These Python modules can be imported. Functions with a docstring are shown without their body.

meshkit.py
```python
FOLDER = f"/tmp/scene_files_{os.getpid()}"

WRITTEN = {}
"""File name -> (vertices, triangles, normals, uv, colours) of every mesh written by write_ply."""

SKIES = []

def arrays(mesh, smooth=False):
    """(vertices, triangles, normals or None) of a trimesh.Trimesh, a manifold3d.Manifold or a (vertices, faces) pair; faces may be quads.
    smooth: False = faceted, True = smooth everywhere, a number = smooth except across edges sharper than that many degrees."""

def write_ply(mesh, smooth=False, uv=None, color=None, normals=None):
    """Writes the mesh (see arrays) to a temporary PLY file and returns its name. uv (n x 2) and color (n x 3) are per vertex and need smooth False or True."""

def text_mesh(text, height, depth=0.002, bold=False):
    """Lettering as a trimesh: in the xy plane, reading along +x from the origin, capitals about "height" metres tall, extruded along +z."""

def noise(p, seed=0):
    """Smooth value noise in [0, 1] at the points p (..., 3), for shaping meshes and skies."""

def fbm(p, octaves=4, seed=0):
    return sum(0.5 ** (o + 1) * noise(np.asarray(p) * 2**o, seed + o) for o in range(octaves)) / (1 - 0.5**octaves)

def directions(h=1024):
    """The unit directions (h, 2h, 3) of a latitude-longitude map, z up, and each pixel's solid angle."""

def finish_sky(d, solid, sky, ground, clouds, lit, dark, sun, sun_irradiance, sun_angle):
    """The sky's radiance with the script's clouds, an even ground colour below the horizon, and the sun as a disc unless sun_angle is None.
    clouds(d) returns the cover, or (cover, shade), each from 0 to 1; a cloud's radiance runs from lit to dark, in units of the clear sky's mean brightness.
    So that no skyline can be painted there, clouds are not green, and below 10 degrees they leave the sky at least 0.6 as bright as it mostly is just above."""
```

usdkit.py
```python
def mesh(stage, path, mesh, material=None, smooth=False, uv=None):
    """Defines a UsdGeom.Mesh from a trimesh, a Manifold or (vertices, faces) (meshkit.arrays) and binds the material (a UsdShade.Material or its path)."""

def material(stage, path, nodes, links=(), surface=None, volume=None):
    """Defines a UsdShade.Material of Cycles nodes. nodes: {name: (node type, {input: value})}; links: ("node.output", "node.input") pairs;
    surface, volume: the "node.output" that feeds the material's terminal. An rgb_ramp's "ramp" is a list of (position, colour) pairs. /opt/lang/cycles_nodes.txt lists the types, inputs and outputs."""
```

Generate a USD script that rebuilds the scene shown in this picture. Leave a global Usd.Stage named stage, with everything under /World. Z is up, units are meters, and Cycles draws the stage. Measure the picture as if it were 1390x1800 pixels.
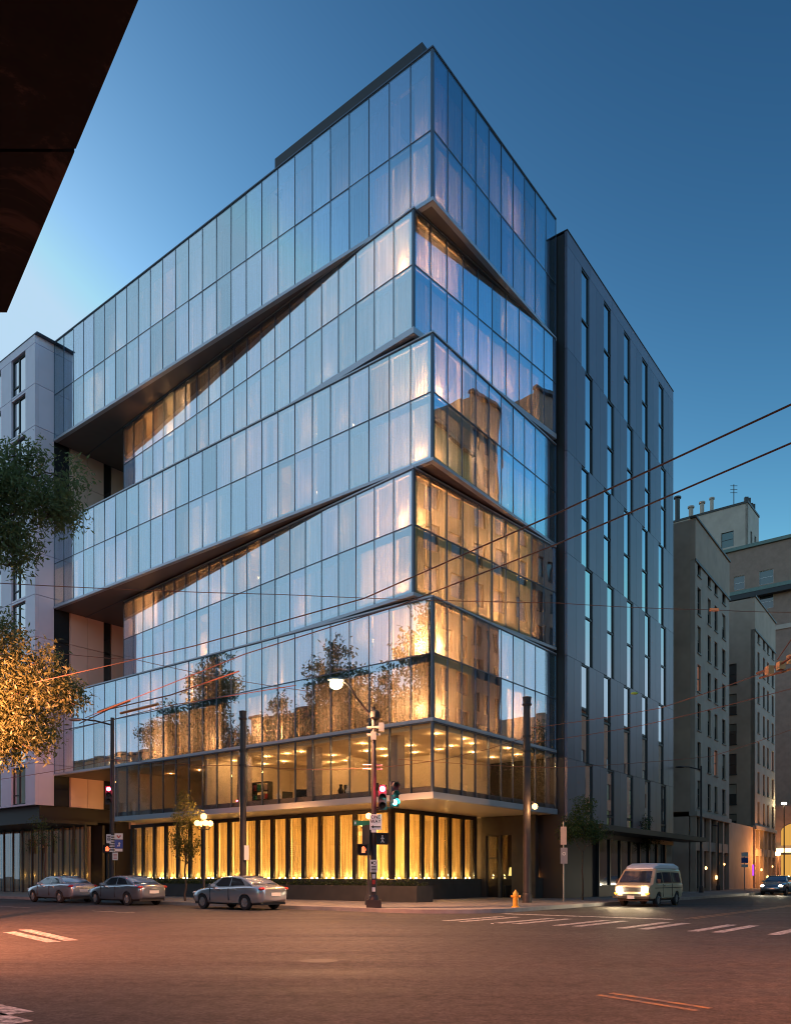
import math, random
import numpy as np, trimesh, manifold3d, usdkit, meshkit
from shapely.geometry import Polygon, box as sbox
from pxr import Usd, UsdGeom, UsdLux, UsdShade, Gf, Sdf

random.seed(7); rng = np.random.default_rng(7)
stage = Usd.Stage.CreateInMemory(); UsdGeom.SetStageUpAxis(stage, 'Z'); UsdGeom.SetStageMetersPerUnit(stage, 1.0)
UsdGeom.Xform.Define(stage, '/World')
# ------------------------------------------------------------------ camera, sky, exposure
EYE, FPX = 1.45, 1410.0            # eye height; focal length in photo pixels (photo 1390 wide, horizon at row 1540)
cam = UsdGeom.Camera.Define(stage, '/World/camera')
cam.CreateHorizontalApertureAttr(36.0); cam.CreateFocalLengthAttr(36.0*FPX/1390)
cam.CreateVerticalApertureOffsetAttr(36.0*640/1390); cam.CreateExposureAttr(0.0)
cam.CreateClippingRangeAttr(Gf.Vec2f(0.1, 2000))
cam.AddTransformOp().Set(Gf.Matrix4d(1,0,0,0, 0,0,1,0, 0,-1,0,0, 0,0,EYE,1))
SUN_EL, SUN_AZ = 6.0, -62.0
sky_mat = usdkit.material(stage, '/World/Looks/sky', {
    's': ('sky_texture', {'sky_type': 'single_scattering', 'sun_disc': False, 'sun_elevation': math.radians(SUN_EL), 'sun_rotation': math.radians(SUN_AZ),
                          'altitude': 50.0, 'air_density': 1.0, 'aerosol_density': 2.0, 'ozone_density': 2.0}),
    'g': ('gamma', {'gamma': 2.0}), 't': ('vector_math', {'math_type': 'multiply', 'vector2': (0.2205, 0.258, 0.2175)}),
    'x': ('separate_color', {'color_type': 'rgb'}), 'y': ('combine_color', {'color_type': 'rgb'}),    # the photo's own contrast, channel by channel
    'pr': ('math', {'math_type': 'power', 'value2': 1.54}), 'pg': ('math', {'math_type': 'power', 'value2': 1.42}), 'pb': ('math', {'math_type': 'power', 'value2': 1.36}),
    'k': ('vector_math', {'math_type': 'multiply', 'vector2': (37.8, 15.2, 10.0)}),
    'c': ('vector_math', {'math_type': 'minimum', 'vector2': (3.3, 4.7, 6.0)}),           # the afterglow burns out to an even pale band
    'b': ('background_shader', {'strength': 0.15})}, [('s.color', 'g.color'), ('g.color', 't.vector1'), ('t.vector', 'x.color'), ('x.r', 'pr.value1'), ('x.g', 'pg.value1'), ('x.b', 'pb.value1'),
    ('pr.value', 'y.r'), ('pg.value', 'y.g'), ('pb.value', 'y.b'), ('y.color', 'k.vector1'), ('k.vector', 'c.vector1'), ('c.vector', 'b.color')], surface='b.background')
dome = UsdLux.DomeLight.Define(stage, '/World/sky'); UsdShade.MaterialBindingAPI.Apply(dome.GetPrim()).Bind(sky_mat)
dome.GetPrim().SetCustomDataByKey('kind', 'structure')

# ------------------------------------------------------------------ helpers
class MB:
    """Collects shapes that become one mesh."""
    def __init__(s): s.v, s.f, s.n = [], [], 0
    def add(s, v, f):
        v = np.asarray(v, float); f = np.asarray(f, int)
        if f.shape[1] == 4: f = np.vstack([f[:, [0,1,2]], f[:, [0,2,3]]])
        s.v.append(v); s.f.append(f + s.n); s.n += len(v); return s
    def tm(s, m): return s.add(m.vertices, m.faces)
    def hexa(s, p):                                   # 8 corners: bottom 4 then top 4
        return s.add(p, [[3,2,1,0],[4,5,6,7],[0,1,5,4],[1,2,6,5],[2,3,7,6],[3,0,4,7]])
    def box(s, a, b):
        x0,y0,z0 = a; x1,y1,z1 = b
        return s.hexa([(x0,y0,z0),(x1,y0,z0),(x1,y1,z0),(x0,y1,z0),(x0,y0,z1),(x1,y0,z1),(x1,y1,z1),(x0,y1,z1)])
    def tube(s, pts, r, n=8):
        pts = np.asarray(pts, float); r = np.broadcast_to(r, len(pts)); t = np.gradient(pts, axis=0); t /= np.linalg.norm(t, axis=1, keepdims=True)
        ref = np.array([0,0,1.]) if abs(t[:,2]).mean() < .85 else np.array([1.,0,0])
        a = np.cross(t, ref); a /= np.linalg.norm(a, axis=1, keepdims=True); b = np.cross(t, a)
        th = np.arange(n)*2*np.pi/n
        v = (pts[:,None] + r[:,None,None]*(np.cos(th)[None,:,None]*a[:,None] + np.sin(th)[None,:,None]*b[:,None])).reshape(-1,3)
        f = [[i*n+j, i*n+(j+1)%n, (i+1)*n+(j+1)%n, (i+1)*n+j] for i in range(len(pts)-1) for j in range(n)]
        m = len(v); v = np.vstack([v, pts[0], pts[-1]]); F = [[q[0],q[1],q[2]] for q in f] + [[q[0],q[2],q[3]] for q in f]
        F += [[m, (j+1)%n, j] for j in range(n)] + [[m+1, m-n+j, m-n+(j+1)%n] for j in range(n)]
        return s.add(v, F)
    def lathe(s, prof, c=(0,0,0), n=16):
        prof = np.asarray(prof, float); th = np.arange(n)*2*np.pi/n
        v = np.array([[r*math.cos(a)+c[0], r*math.sin(a)+c[1], z+c[2]] for r, z in prof for a in th])
        f = [[i*n+j, i*n+(j+1)%n, (i+1)*n+(j+1)%n, (i+1)*n+j] for i in range(len(prof)-1) for j in range(n)]
        return s.add(v, f)
    def sphere(s, c, r, sub=2):
        m = trimesh.creation.icosphere(sub, 1.0); return s.add(m.vertices*np.broadcast_to(r, 3) + np.asarray(c), m.faces)
    def move(s, R, t=(0,0,0)):
        s.v = [np.asarray(v) @ np.asarray(R).T + np.asarray(t) for v in s.v]; return s
    def mesh(s): return np.vstack(s.v), np.vstack(s.f)

used = {}
def numbered(parent, name):
    k = used.get((parent, name), 0); used[(parent, name)] = k + 1
    return name if k == 0 else f'{name}_{k:03d}'
def pth(p): return '/World' if p is None else str(p.GetPath())
def obj(name, mesh, m, parent=None, smooth=False):
    path = pth(parent) + '/' + numbered(pth(parent), name)
    if isinstance(mesh, MB): mesh = mesh.mesh()
    return usdkit.mesh(stage, path, mesh, m, smooth=smooth).GetPrim()
def tag(o, label=None, cat=None, group=None, kind=None):
    for k, v in (('label', label), ('category', cat), ('group', group), ('kind', kind)):
        if v: o.SetCustomDataByKey(k, v)
    return o
def thing(name, label, cat, loc=(0,0,0), rot=0.0, group=None):
    x = UsdGeom.Xform.Define(stage, '/World/' + numbered('/World', name))
    x.AddTranslateOp().Set(Gf.Vec3d(*map(float, loc))); x.AddRotateZOp().Set(float(rot))
    return tag(x.GetPrim(), label, cat, group)
def dup(root, loc, rot, label=None, group=None, scale=None):
    name = root.GetName()
    if name[-3:].isdigit(): name = name[:-4]
    was = root.GetCustomData(); x = UsdGeom.Xform.Define(stage, '/World/' + numbered('/World', name))
    r = x.GetPrim(); r.GetReferences().AddInternalReference(root.GetPath())
    x.ClearXformOpOrder(); x.AddTranslateOp().Set(Gf.Vec3d(*map(float, loc))); x.AddRotateZOp().Set(float(rot))
    if scale: x.AddScaleOp().Set(Gf.Vec3f(scale, scale, scale))
    r.SetInstanceable(True)
    return tag(r, label or was['label'], was['category'], group or was.get('group'))
def lamp(parent, p, watts, color, r=0.05, name='light'):
    l = UsdLux.SphereLight.Define(stage, pth(parent) + '/' + numbered(pth(parent), name))
    l.AddTranslateOp().Set(Gf.Vec3d(*map(float, p))); l.CreateRadiusAttr(r); l.CreateNormalizeAttr(True)
    l.CreateIntensityAttr(watts); l.CreateColorAttr(Gf.Vec3f(*color)); return l
def spot(parent, p, d, watts, color, cone, r=0.05):
    l = lamp(parent, p, watts, color, r)
    d = np.asarray(d, float)/np.linalg.norm(d); z = -d; x = np.cross((0,0,1.0), z)
    x = np.array([1.,0,0]) if np.linalg.norm(x) < 1e-3 else x/np.linalg.norm(x); y = np.cross(z, x)
    l.ClearXformOpOrder(); l.AddTransformOp(opSuffix='m').Set(Gf.Matrix4d(*x,0,*y,0,*z,0,*map(float,p),1))
    s = UsdLux.ShapingAPI.Apply(l.GetPrim()); s.CreateShapingConeAngleAttr(cone); s.CreateShapingConeSoftnessAttr(0.4)
def at(px, py=None, d=None, z=None):
    """World point on the photo pixel's ray: at depth d, at world height z, or on the ground."""
    k = (px-695)/FPX
    if d is None: d = ((z if z is not None else 0.0) - EYE)*FPX/(1540-py)
    return np.array([k*d, d, EYE + (1540-py)*d/FPX if py is not None else 0.0])

# ------------------------------------------------------------------ materials
def mat(name, nodes, links=(), surface='p.BSDF'): return usdkit.material(stage, '/World/Looks/'+name, nodes, links, surface=surface)
def plain(name, c, rough=0.5, metal=0.0, var=0.0, scale=3.0, bump=0.0, bscale=60.0, spec=0.5, rnd=0.0, **kw):
    n = {'p': ('principled_bsdf', {'base_color': c, 'roughness': rough, 'metallic': metal, 'specular_ior_level': spec, **kw})}; l = []
    if var or bump: n['g'] = ('geometry', {})
    last = None
    if var:
        n['n'] = ('noise_texture', {'scale': scale, 'detail': 6.0, 'roughness': 0.65}); l.append(('g.position', 'n.vector'))
        n['r'] = ('rgb_ramp', {'ramp': [(0.25, tuple(x*(1-var) for x in c)), (0.75, tuple(min(1, x*(1+var)) for x in c))]}); l.append(('n.fac', 'r.fac')); last = 'r.color'
    if rnd:
        n['o'] = ('object_info', {}); n['m'] = ('map_range', {'from_min': 0.0, 'from_max': 1.0, 'to_min': 1-rnd, 'to_max': 1+rnd}); l.append(('o.random', 'm.value'))
        n['v'] = ('vector_math', {'math_type': 'scale', 'vector1': c}); l.append(('m.result', 'v.scale'))
        if last: l.append((last, 'v.vector1'))
        last = 'v.vector'
    if last: l.append((last, 'p.base_color'))
    if bump:
        n['bn'] = ('noise_texture', {'scale': bscale, 'detail': 4.0}); n['b'] = ('bump', {'strength': bump, 'distance': 0.02})
        l += [('g.position', 'bn.vector'), ('bn.fac', 'b.height'), ('b.normal', 'p.normal')]
    return mat(name, n, l)
def emit(name, c, s): return mat(name, {'e': ('emission', {'color': c, 'strength': s})}, surface='e.emission')
def glass(name, r0, tint, gl=(0.96, 0.98, 1.0), wob=0.0):
    n = {'w': ('layer_weight', {'blend': 0.5}), 'q': ('math', {'math_type': 'power', 'value2': 4.0}),
         'm': ('math', {'math_type': 'multiply_add', 'value2': 1-r0, 'value3': r0}), 't': ('transparent_bsdf', {'color': tint}),
         'g': ('glossy_bsdf', {'color': gl, 'roughness': 0.008}), 'x': ('mix_closure', {})}
    l = [('w.facing', 'q.value1'), ('q.value', 'm.value1'), ('m.value', 'x.fac'), ('t.BSDF', 'x.closure1'), ('g.BSDF', 'x.closure2')]
    n['oi'] = ('object_info', {}); n['rp'] = ('rgb_ramp', {'ramp': [(0.0, tuple(x*0.84 for x in gl)), (0.5, gl), (1.0, (min(1, gl[0]*1.04), gl[1]*0.97, gl[2]))]}); l += [('oi.random', 'rp.fac'), ('rp.color', 'g.color')]
    if wob:                                           # the faint waviness of tempered panes
        n['geo'] = ('geometry', {}); n['n'] = ('noise_texture', {'scale': 0.55, 'detail': 1.0}); n['b'] = ('bump', {'strength': wob, 'distance': 0.02})
        l += [('geo.position', 'n.vector'), ('n.fac', 'b.height'), ('b.normal', 'g.normal')]
    return mat(name, n, l, surface='x.closure')

GLASS = glass('facade_glass', 0.45, (0.80, 0.84, 0.92), gl=(0.80, 0.95, 1.0), wob=0.22)
SHOPGLASS = glass('shop_glass', 0.06, (0.93, 0.93, 0.90))
LOBBYGLASS = glass('lobby_glass', 0.12, (0.90, 0.91, 0.90), wob=0.2)
SLOTGLASS = mat('window_glass', {'d': ('diffuse_bsdf', {'color': (0.02, 0.025, 0.03)}), 'g': ('glossy_bsdf', {'color': (0.97, 0.98, 1.0), 'roughness': 0.02}), 'x': ('mix_closure', {'fac': 0.62})}, [('d.BSDF', 'x.closure1'), ('g.BSDF', 'x.closure2')], surface='x.closure')
DARKGLASS = plain('old_window_glass', (0.015, 0.017, 0.02), 0.06, spec=0.8, ior=1.7)
def cloth(name, c, tr, rnd):
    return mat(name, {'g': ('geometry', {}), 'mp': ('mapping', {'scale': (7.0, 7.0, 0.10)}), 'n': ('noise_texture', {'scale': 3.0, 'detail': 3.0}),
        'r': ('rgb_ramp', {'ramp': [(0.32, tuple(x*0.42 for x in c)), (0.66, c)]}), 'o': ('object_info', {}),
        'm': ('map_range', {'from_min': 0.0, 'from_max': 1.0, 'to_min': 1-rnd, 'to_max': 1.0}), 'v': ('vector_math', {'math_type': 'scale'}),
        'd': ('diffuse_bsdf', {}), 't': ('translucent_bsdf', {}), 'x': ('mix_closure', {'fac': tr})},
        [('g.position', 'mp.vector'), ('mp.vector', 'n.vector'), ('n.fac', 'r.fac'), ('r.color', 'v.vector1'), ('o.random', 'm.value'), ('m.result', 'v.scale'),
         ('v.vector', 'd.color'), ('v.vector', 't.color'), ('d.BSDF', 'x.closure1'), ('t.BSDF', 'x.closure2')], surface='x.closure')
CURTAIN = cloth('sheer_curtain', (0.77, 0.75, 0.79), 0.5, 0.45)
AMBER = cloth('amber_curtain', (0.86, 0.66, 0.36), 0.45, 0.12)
INNER = plain('interior_wall', (0.62, 0.55, 0.45), 0.8)
CEIL = plain('interior_ceiling', (0.66, 0.58, 0.46), 0.8)
MULL = plain('mullion_metal', (0.085, 0.105, 0.14), 0.4, 0.4)
FASCIA = plain('pale_metal_edge', (0.40, 0.41, 0.46), 0.35, 0.5)
SPAN = plain('spandrel_panel', (0.30, 0.34, 0.38), 0.6, rnd=0.1)
PARAP = plain('parapet_panel', (0.05, 0.09, 0.11), 0.6)
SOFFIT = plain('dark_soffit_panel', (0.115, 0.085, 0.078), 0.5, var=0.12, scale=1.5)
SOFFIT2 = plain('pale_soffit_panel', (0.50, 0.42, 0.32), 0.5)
BLACK = plain('black_metal', (0.012, 0.012, 0.014), 0.45)
DARKSTONE = plain('dark_stone', (0.035, 0.030, 0.028), 0.6, var=0.3, scale=2.0, bump=0.2)
PANELD = plain('slate_metal_panel', (0.17, 0.145, 0.18), 0.36, 0.45, var=0.06, scale=0.7, rnd=0.13)
PANELB = plain('near_black_panel', (0.022, 0.016, 0.016), 0.5)
PANELG = plain('grey_cladding_panel', (0.68, 0.60, 0.70), 0.5, 0.0, var=0.05, scale=0.8, rnd=0.07)
PANELP = plain('warm_cladding_panel', (0.72, 0.50, 0.42), 0.55, var=0.05, scale=0.8, rnd=0.05)
TAN = plain('tan_plaster', (0.46, 0.335, 0.25), 0.8, var=0.18, scale=0.5, bump=0.15, bscale=8)
TANL = plain('grey_plaster', (0.42, 0.34, 0.28), 0.8, var=0.15, scale=0.6, bump=0.15, bscale=8)
BROWN = plain('brown_brick_wall', (0.26, 0.17, 0.13), 0.85, var=0.2, scale=1.2, bump=0.3, bscale=14)
COPPER = plain('green_copper_trim', (0.12, 0.18, 0.16), 0.6, var=0.2)
WHITEW = plain('white_window_frame', (0.55, 0.54, 0.53), 0.5)
WINFRAME = plain('dark_window_frame', (0.04, 0.037, 0.035), 0.5)
BLIND = plain('window_blind', (0.30, 0.27, 0.22), 0.8, rnd=0.4)
def asphalt():
    n = {'g': ('geometry', {}), 'a': ('noise_texture', {'scale': 0.22, 'detail': 6.0, 'roughness': 0.6}), 'b': ('noise_texture', {'scale': 20.0, 'detail': 8.0, 'roughness': 0.9}),
         'mp': ('mapping', {'rotation': (0, 0, -0.92), 'scale': (0.06, 0.9, 1.0)}), 'c': ('noise_texture', {'scale': 1.0, 'detail': 5.0}),
         'r1': ('rgb_ramp', {'ramp': [(0.3, (0.040, 0.037, 0.036)), (0.7, (0.070, 0.065, 0.062))]}), 'r2': ('rgb_ramp', {'ramp': [(0.40, (0.30,)*3), (0.60, (1.70,)*3)]}),
         'r3': ('rgb_ramp', {'ramp': [(0.35, (0.88,)*3), (0.65, (1.08,)*3)]}),
         'v': ('voronoi_texture', {'feature': 'distance_to_edge', 'scale': 0.16, 'randomness': 1.0}), 'vn': ('noise_texture', {'scale': 1.1, 'detail': 4.0}), 'va': ('vector_math', {'math_type': 'multiply_add', 'vector2': (1.6, 1.6, 0)}),
         'cr': ('rgb_ramp', {'ramp': [(0.0, (0.72,)*3), (0.006, (1,)*3)]}), 'd': ('noise_texture', {'scale': 4.5, 'detail': 9.0, 'roughness': 0.78}), 'r4': ('rgb_ramp', {'ramp': [(0.41, (0.62,)*3), (0.59, (1.30,)*3)]}), 'm4': ('vector_math', {'math_type': 'multiply'}),
         'm1': ('vector_math', {'math_type': 'multiply'}), 'm2': ('vector_math', {'math_type': 'multiply'}), 'm3': ('vector_math', {'math_type': 'multiply'}),
         'bp': ('bump', {'strength': 0.9, 'distance': 0.02}), 'rr': ('map_range', {'from_min': 0.3, 'from_max': 0.7, 'to_min': 0.62, 'to_max': 0.8}), 'p': ('principled_bsdf', {'specular_ior_level': 0.25})}
    l = [('g.position', 'a.vector'), ('g.position', 'b.vector'), ('g.position', 'mp.vector'), ('mp.vector', 'c.vector'), ('a.fac', 'r1.fac'), ('b.fac', 'r2.fac'), ('c.fac', 'r3.fac'),
         ('g.position', 'vn.vector'), ('vn.color', 'va.vector1'), ('g.position', 'va.vector3'), ('va.vector', 'v.vector'), ('v.distance', 'cr.fac'),
         ('r1.color', 'm1.vector1'), ('r2.color', 'm1.vector2'), ('m1.vector', 'm2.vector1'), ('r3.color', 'm2.vector2'), ('m2.vector', 'm3.vector1'), ('cr.color', 'm3.vector2'), ('g.position', 'd.vector'), ('d.fac', 'r4.fac'), ('m3.vector', 'm4.vector1'), ('r4.color', 'm4.vector2'), ('m4.vector', 'p.base_color'),
         ('b.fac', 'bp.height'), ('bp.normal', 'p.normal'), ('c.fac', 'rr.value'), ('rr.result', 'p.roughness')]
    return mat('asphalt', n, l)
ASPHALT = asphalt()
CONC = mat('pavement_concrete', {'g': ('geometry', {}), 'mp': ('mapping', {'rotation': (0, 0, -math.radians(51.9))}), 'k': ('brick_texture', {'offset': 0.0, 'color1': (0.25,.225,.205), 'color2': (0.215,.195,.18), 'mortar': (0.07,.06,.055), 'scale': 1.0, 'mortar_size': 0.014, 'brick_width': 1.5, 'row_height': 1.5}),
    'n': ('noise_texture', {'scale': 1.3, 'detail': 7.0, 'roughness': 0.7}), 'r': ('rgb_ramp', {'ramp': [(0.3, (0.6,)*3), (0.7, (1.15,)*3)]}), 'v': ('vector_math', {'math_type': 'multiply'}), 'bn': ('noise_texture', {'scale': 40.0}), 'b': ('bump', {'strength': 0.3, 'distance': 0.02}), 'p': ('principled_bsdf', {'roughness': 0.75})},
    [('g.position', 'mp.vector'), ('mp.vector', 'k.vector'), ('g.position', 'n.vector'), ('n.fac', 'r.fac'), ('k.color', 'v.vector1'), ('r.color', 'v.vector2'), ('v.vector', 'p.base_color'), ('g.position', 'bn.vector'), ('bn.fac', 'b.height'), ('b.normal', 'p.normal')])
KERB = plain('kerb_concrete', (0.32, 0.30, 0.28), 0.75, var=0.25, scale=1.2, bump=0.3, bscale=40)
def worn(name, c):
    return mat(name, {'g': ('geometry', {}), 'n': ('noise_texture', {'scale': 7.0, 'detail': 8.0, 'roughness': 0.75}), 'r': ('rgb_ramp', {'ramp': [(0.42, (0.07, 0.066, 0.062)), (0.58, c)]}), 'p': ('principled_bsdf', {'roughness': 0.6})},
               [('g.position', 'n.vector'), ('n.fac', 'r.fac'), ('r.color', 'p.base_color')])
PAINTW = worn('worn_white_road_paint', (0.60, 0.57, 0.54)); PAINTY = worn('worn_yellow_road_paint', (0.30, 0.16, 0.04))
IRON = plain('cast_iron', (0.035, 0.032, 0.03), 0.7, 0.1, bump=0.4, bscale=30)
POLE = plain('dark_painted_steel', (0.045, 0.035, 0.035), 0.5, 0.2, var=0.2)
POLEG = plain('galvanised_steel', (0.33, 0.32, 0.31), 0.45, 0.7, var=0.15)
WIRE = plain('copper_wire', (0.20, 0.09, 0.06), 0.5, 0.5)
SIGNW = plain('sign_white', (0.75, 0.74, 0.72), 0.5); SIGNK = plain('sign_black', (0.02, 0.02, 0.02), 0.5)
SIGNB = plain('sign_blue', (0.03, 0.09, 0.38), 0.5); SIGNG = plain('sign_green', (0.02, 0.20, 0.10), 0.5); SIGNR = plain('sign_red', (0.45, 0.04, 0.03), 0.5)
HYD = plain('hydrant_paint', (0.72, 0.34, 0.03), 0.45, var=0.12)
SILVER = plain('silver_car_paint', (0.55, 0.56, 0.60), 0.24, 0.85, coat_weight=1.0)
SILVER2 = plain('grey_car_paint', (0.36, 0.37, 0.41), 0.24, 0.85, coat_weight=1.0)
DARKCAR = plain('dark_car_paint', (0.05, 0.055, 0.07), 0.25, 0.3, coat_weight=0.6)
VANB = plain('beige_van_paint', (0.50, 0.38, 0.24), 0.35, coat_weight=0.4); VANW = plain('white_van_roof', (0.66, 0.64, 0.66), 0.45)
CARGLASS = plain('car_window_glass', (0.02, 0.022, 0.028), 0.04, spec=1.0, ior=1.9)
RUBBER = plain('tyre_rubber', (0.018, 0.018, 0.018), 0.8); RIM = plain('alloy_rim', (0.45, 0.44, 0.43), 0.35, 0.8); CHROME = plain('chrome_trim', (0.55, 0.53, 0.5), 0.2, 0.9)
TRIM = plain('black_plastic', (0.02, 0.02, 0.022), 0.55); TAILR = plain('red_tail_lens', (0.40, 0.02, 0.02), 0.2, spec=0.8); AMBERL = plain('amber_lens', (0.6, 0.25, 0.03), 0.25)
LENS = plain('clear_lamp_lens', (0.55, 0.55, 0.55), 0.12, spec=0.8)
BARK = plain('bark', (0.07, 0.05, 0.038), 0.9, var=0.35, scale=6, bump=0.6, bscale=20)
def leafmat(name, c1, c2):
    return mat(name, {'o': ('geometry', {}), 'r': ('rgb_ramp', {'ramp': [(0.0, c1), (1.0, c2)]}), 'd': ('principled_bsdf', {'roughness': 0.55}), 't': ('translucent_bsdf', {}), 'x': ('mix_closure', {'fac': 0.5})},
               [('o.random_per_island', 'r.fac'), ('r.color', 'd.base_color'), ('r.color', 't.color'), ('d.BSDF', 'x.closure1'), ('t.BSDF', 'x.closure2')], surface='x.closure')
LEAF = leafmat('green_leaves', (0.045, 0.075, 0.018), (0.13, 0.135, 0.035)); LEAFY = leafmat('yellowing_leaves', (0.08, 0.085, 0.018), (0.20, 0.15, 0.035))
AUTUMN = leafmat('turning_leaves', (0.10, 0.125, 0.045), (0.27, 0.23, 0.07))
HEDGE = leafmat('hedge_leaves', (0.03, 0.045, 0.014), (0.09, 0.10, 0.025))
E_RED = emit('signal_red', (1.0, 0.03, 0.06), 60.0); E_GRN = emit('signal_green', (0.05, 0.85, 0.75), 45.0); E_HAND = emit('signal_hand', (1.0, 0.14, 0.05), 3.0)
E_LAMP = emit('street_lamp_glow', (1.0, 0.82, 0.45), 120.0); E_GLOBE = emit('globe_lamp_glow', (1.0, 0.52, 0.17), 5.0)
E_DOWN = emit('downlight_glow', (1.0, 0.74, 0.36), 28.0); E_HEAD = emit('headlight_glow', (1.0, 0.82, 0.52), 40.0); E_SHADE = emit('lamp_shade_glow', (1.0, 0.66, 0.20), 1.6)
LITWIN = emit('lit_room_window', (1.0, 0.42, 0.26), 0.30)
E_WARM = emit('lit_shop_window', (1.0, 0.50, 0.10), 0.75); E_SODIUM = emit('sodium_lamp_glow', (1.0, 0.52, 0.15), 60.0); E_TUBE = emit('strip_light', (1.0, 0.75, 0.35), 4.0); E_PURP = emit('purple_sign_light', (0.55, 0.08, 0.8), 1.2)
WARM = (1.0, 0.52, 0.20); ORANGE = (1.0, 0.40, 0.11)

# ------------------------------------------------------------------ street grid: t runs along the hotel's left front, s along its right front
class Frame:
    def __init__(s, o, a, b, z=0.0): s.o = np.array(o, float); s.a = np.array(a, float); s.b = np.array(b, float); s.z = z
    def p(s, t, d, z): q = s.o + s.a*t + s.b*d; return (q[0], q[1], z + s.z)
    def hexa(s, mb, t0, t1, d0, d1, z0, z1):
        c = [s.p(t0,d0,z0), s.p(t1,d0,z0), s.p(t1,d1,z0), s.p(t0,d1,z0), s.p(t0,d0,z1), s.p(t1,d0,z1), s.p(t1,d1,z1), s.p(t0,d1,z1)]
        if s.a[0]*s.b[1]-s.a[1]*s.b[0] < 0: c = [c[i] for i in (3,2,1,0,7,6,5,4)]
        mb.hexa(c); return mb
def unit(deg): return np.array([math.cos(math.radians(deg)), math.sin(math.radians(deg))])
A_ODD, A_EVEN = 141.9, 137.1
C1, C2 = np.array([1.69, 36.5]), np.array([0.83, 36.85])
GRID = Frame(C1, unit(A_ODD), unit(A_ODD-90)); GRID2 = Frame(C2, unit(A_EVEN), unit(A_EVEN-90))
def flip(fr): return Frame(fr.o, fr.b, fr.a, fr.z)                   # the same corner, seen along the other front
def sub(fr, t, s_): return Frame(fr.o+fr.a*t+fr.b*s_, fr.a, fr.b, fr.z)

# ------------------------------------------------------------------ road, pavement, markings
rd = MB(); rd.add([(-400,-60,0),(400,-60,0),(400,500,0),(-400,500,0)], [[0,1,2,3]])
road = tag(obj('road', rd, ASPHALT), kind='structure')
KB = 5.2; pts = []
for i in range(9):                                                   # rounded kerb corner
    th = math.pi + i*math.pi/16; pts.append((-KB+3.5+3.5*math.cos(th), -KB+3.5+3.5*math.sin(th)))
outline = [(-KB, 130)] + pts + [(110, -KB), (110, 130)]
def slab(poly_ts, z0, z1):
    P = Polygon([tuple(GRID.p(t, s_, 0)[:2]) for t, s_ in poly_ts]).buffer(0)
    m = trimesh.creation.extrude_polygon(P, z1-z0, engine='earcut'); m.apply_translation((0,0,z0)); return m
inner = Polygon(outline).buffer(-0.16)
pave = tag(obj('pavement', slab(list(inner.exterior.coords)[:-1], -0.1, 0.15), CONC), kind='structure')
kp = Polygon([tuple(GRID.p(t, s_, 0)[:2]) for t, s_ in outline]).buffer(0).difference(Polygon([tuple(GRID.p(t, s_, 0)[:2]) for t, s_ in list(inner.exterior.coords)]).buffer(0.003))
km = trimesh.creation.extrude_polygon(kp if kp.geom_type == 'Polygon' else max(kp.geoms, key=lambda g: g.area), 0.26, engine='earcut'); km.apply_translation((0,0,-0.1))
tag(obj('kerb', km, KERB), kind='structure')
def stripe(a, b, w, m, name, z=0.004):
    a, b = np.array(a[:2]), np.array(b[:2]); d = (b-a)/np.linalg.norm(b-a); n = np.array([-d[1], d[0]])*w/2
    q = MB(); q.add([(*(a-n), z), (*(b-n), z), (*(b+n), z), (*(a+n), z)], [[0,1,2,3]]); obj(name, q, m, road)
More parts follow.
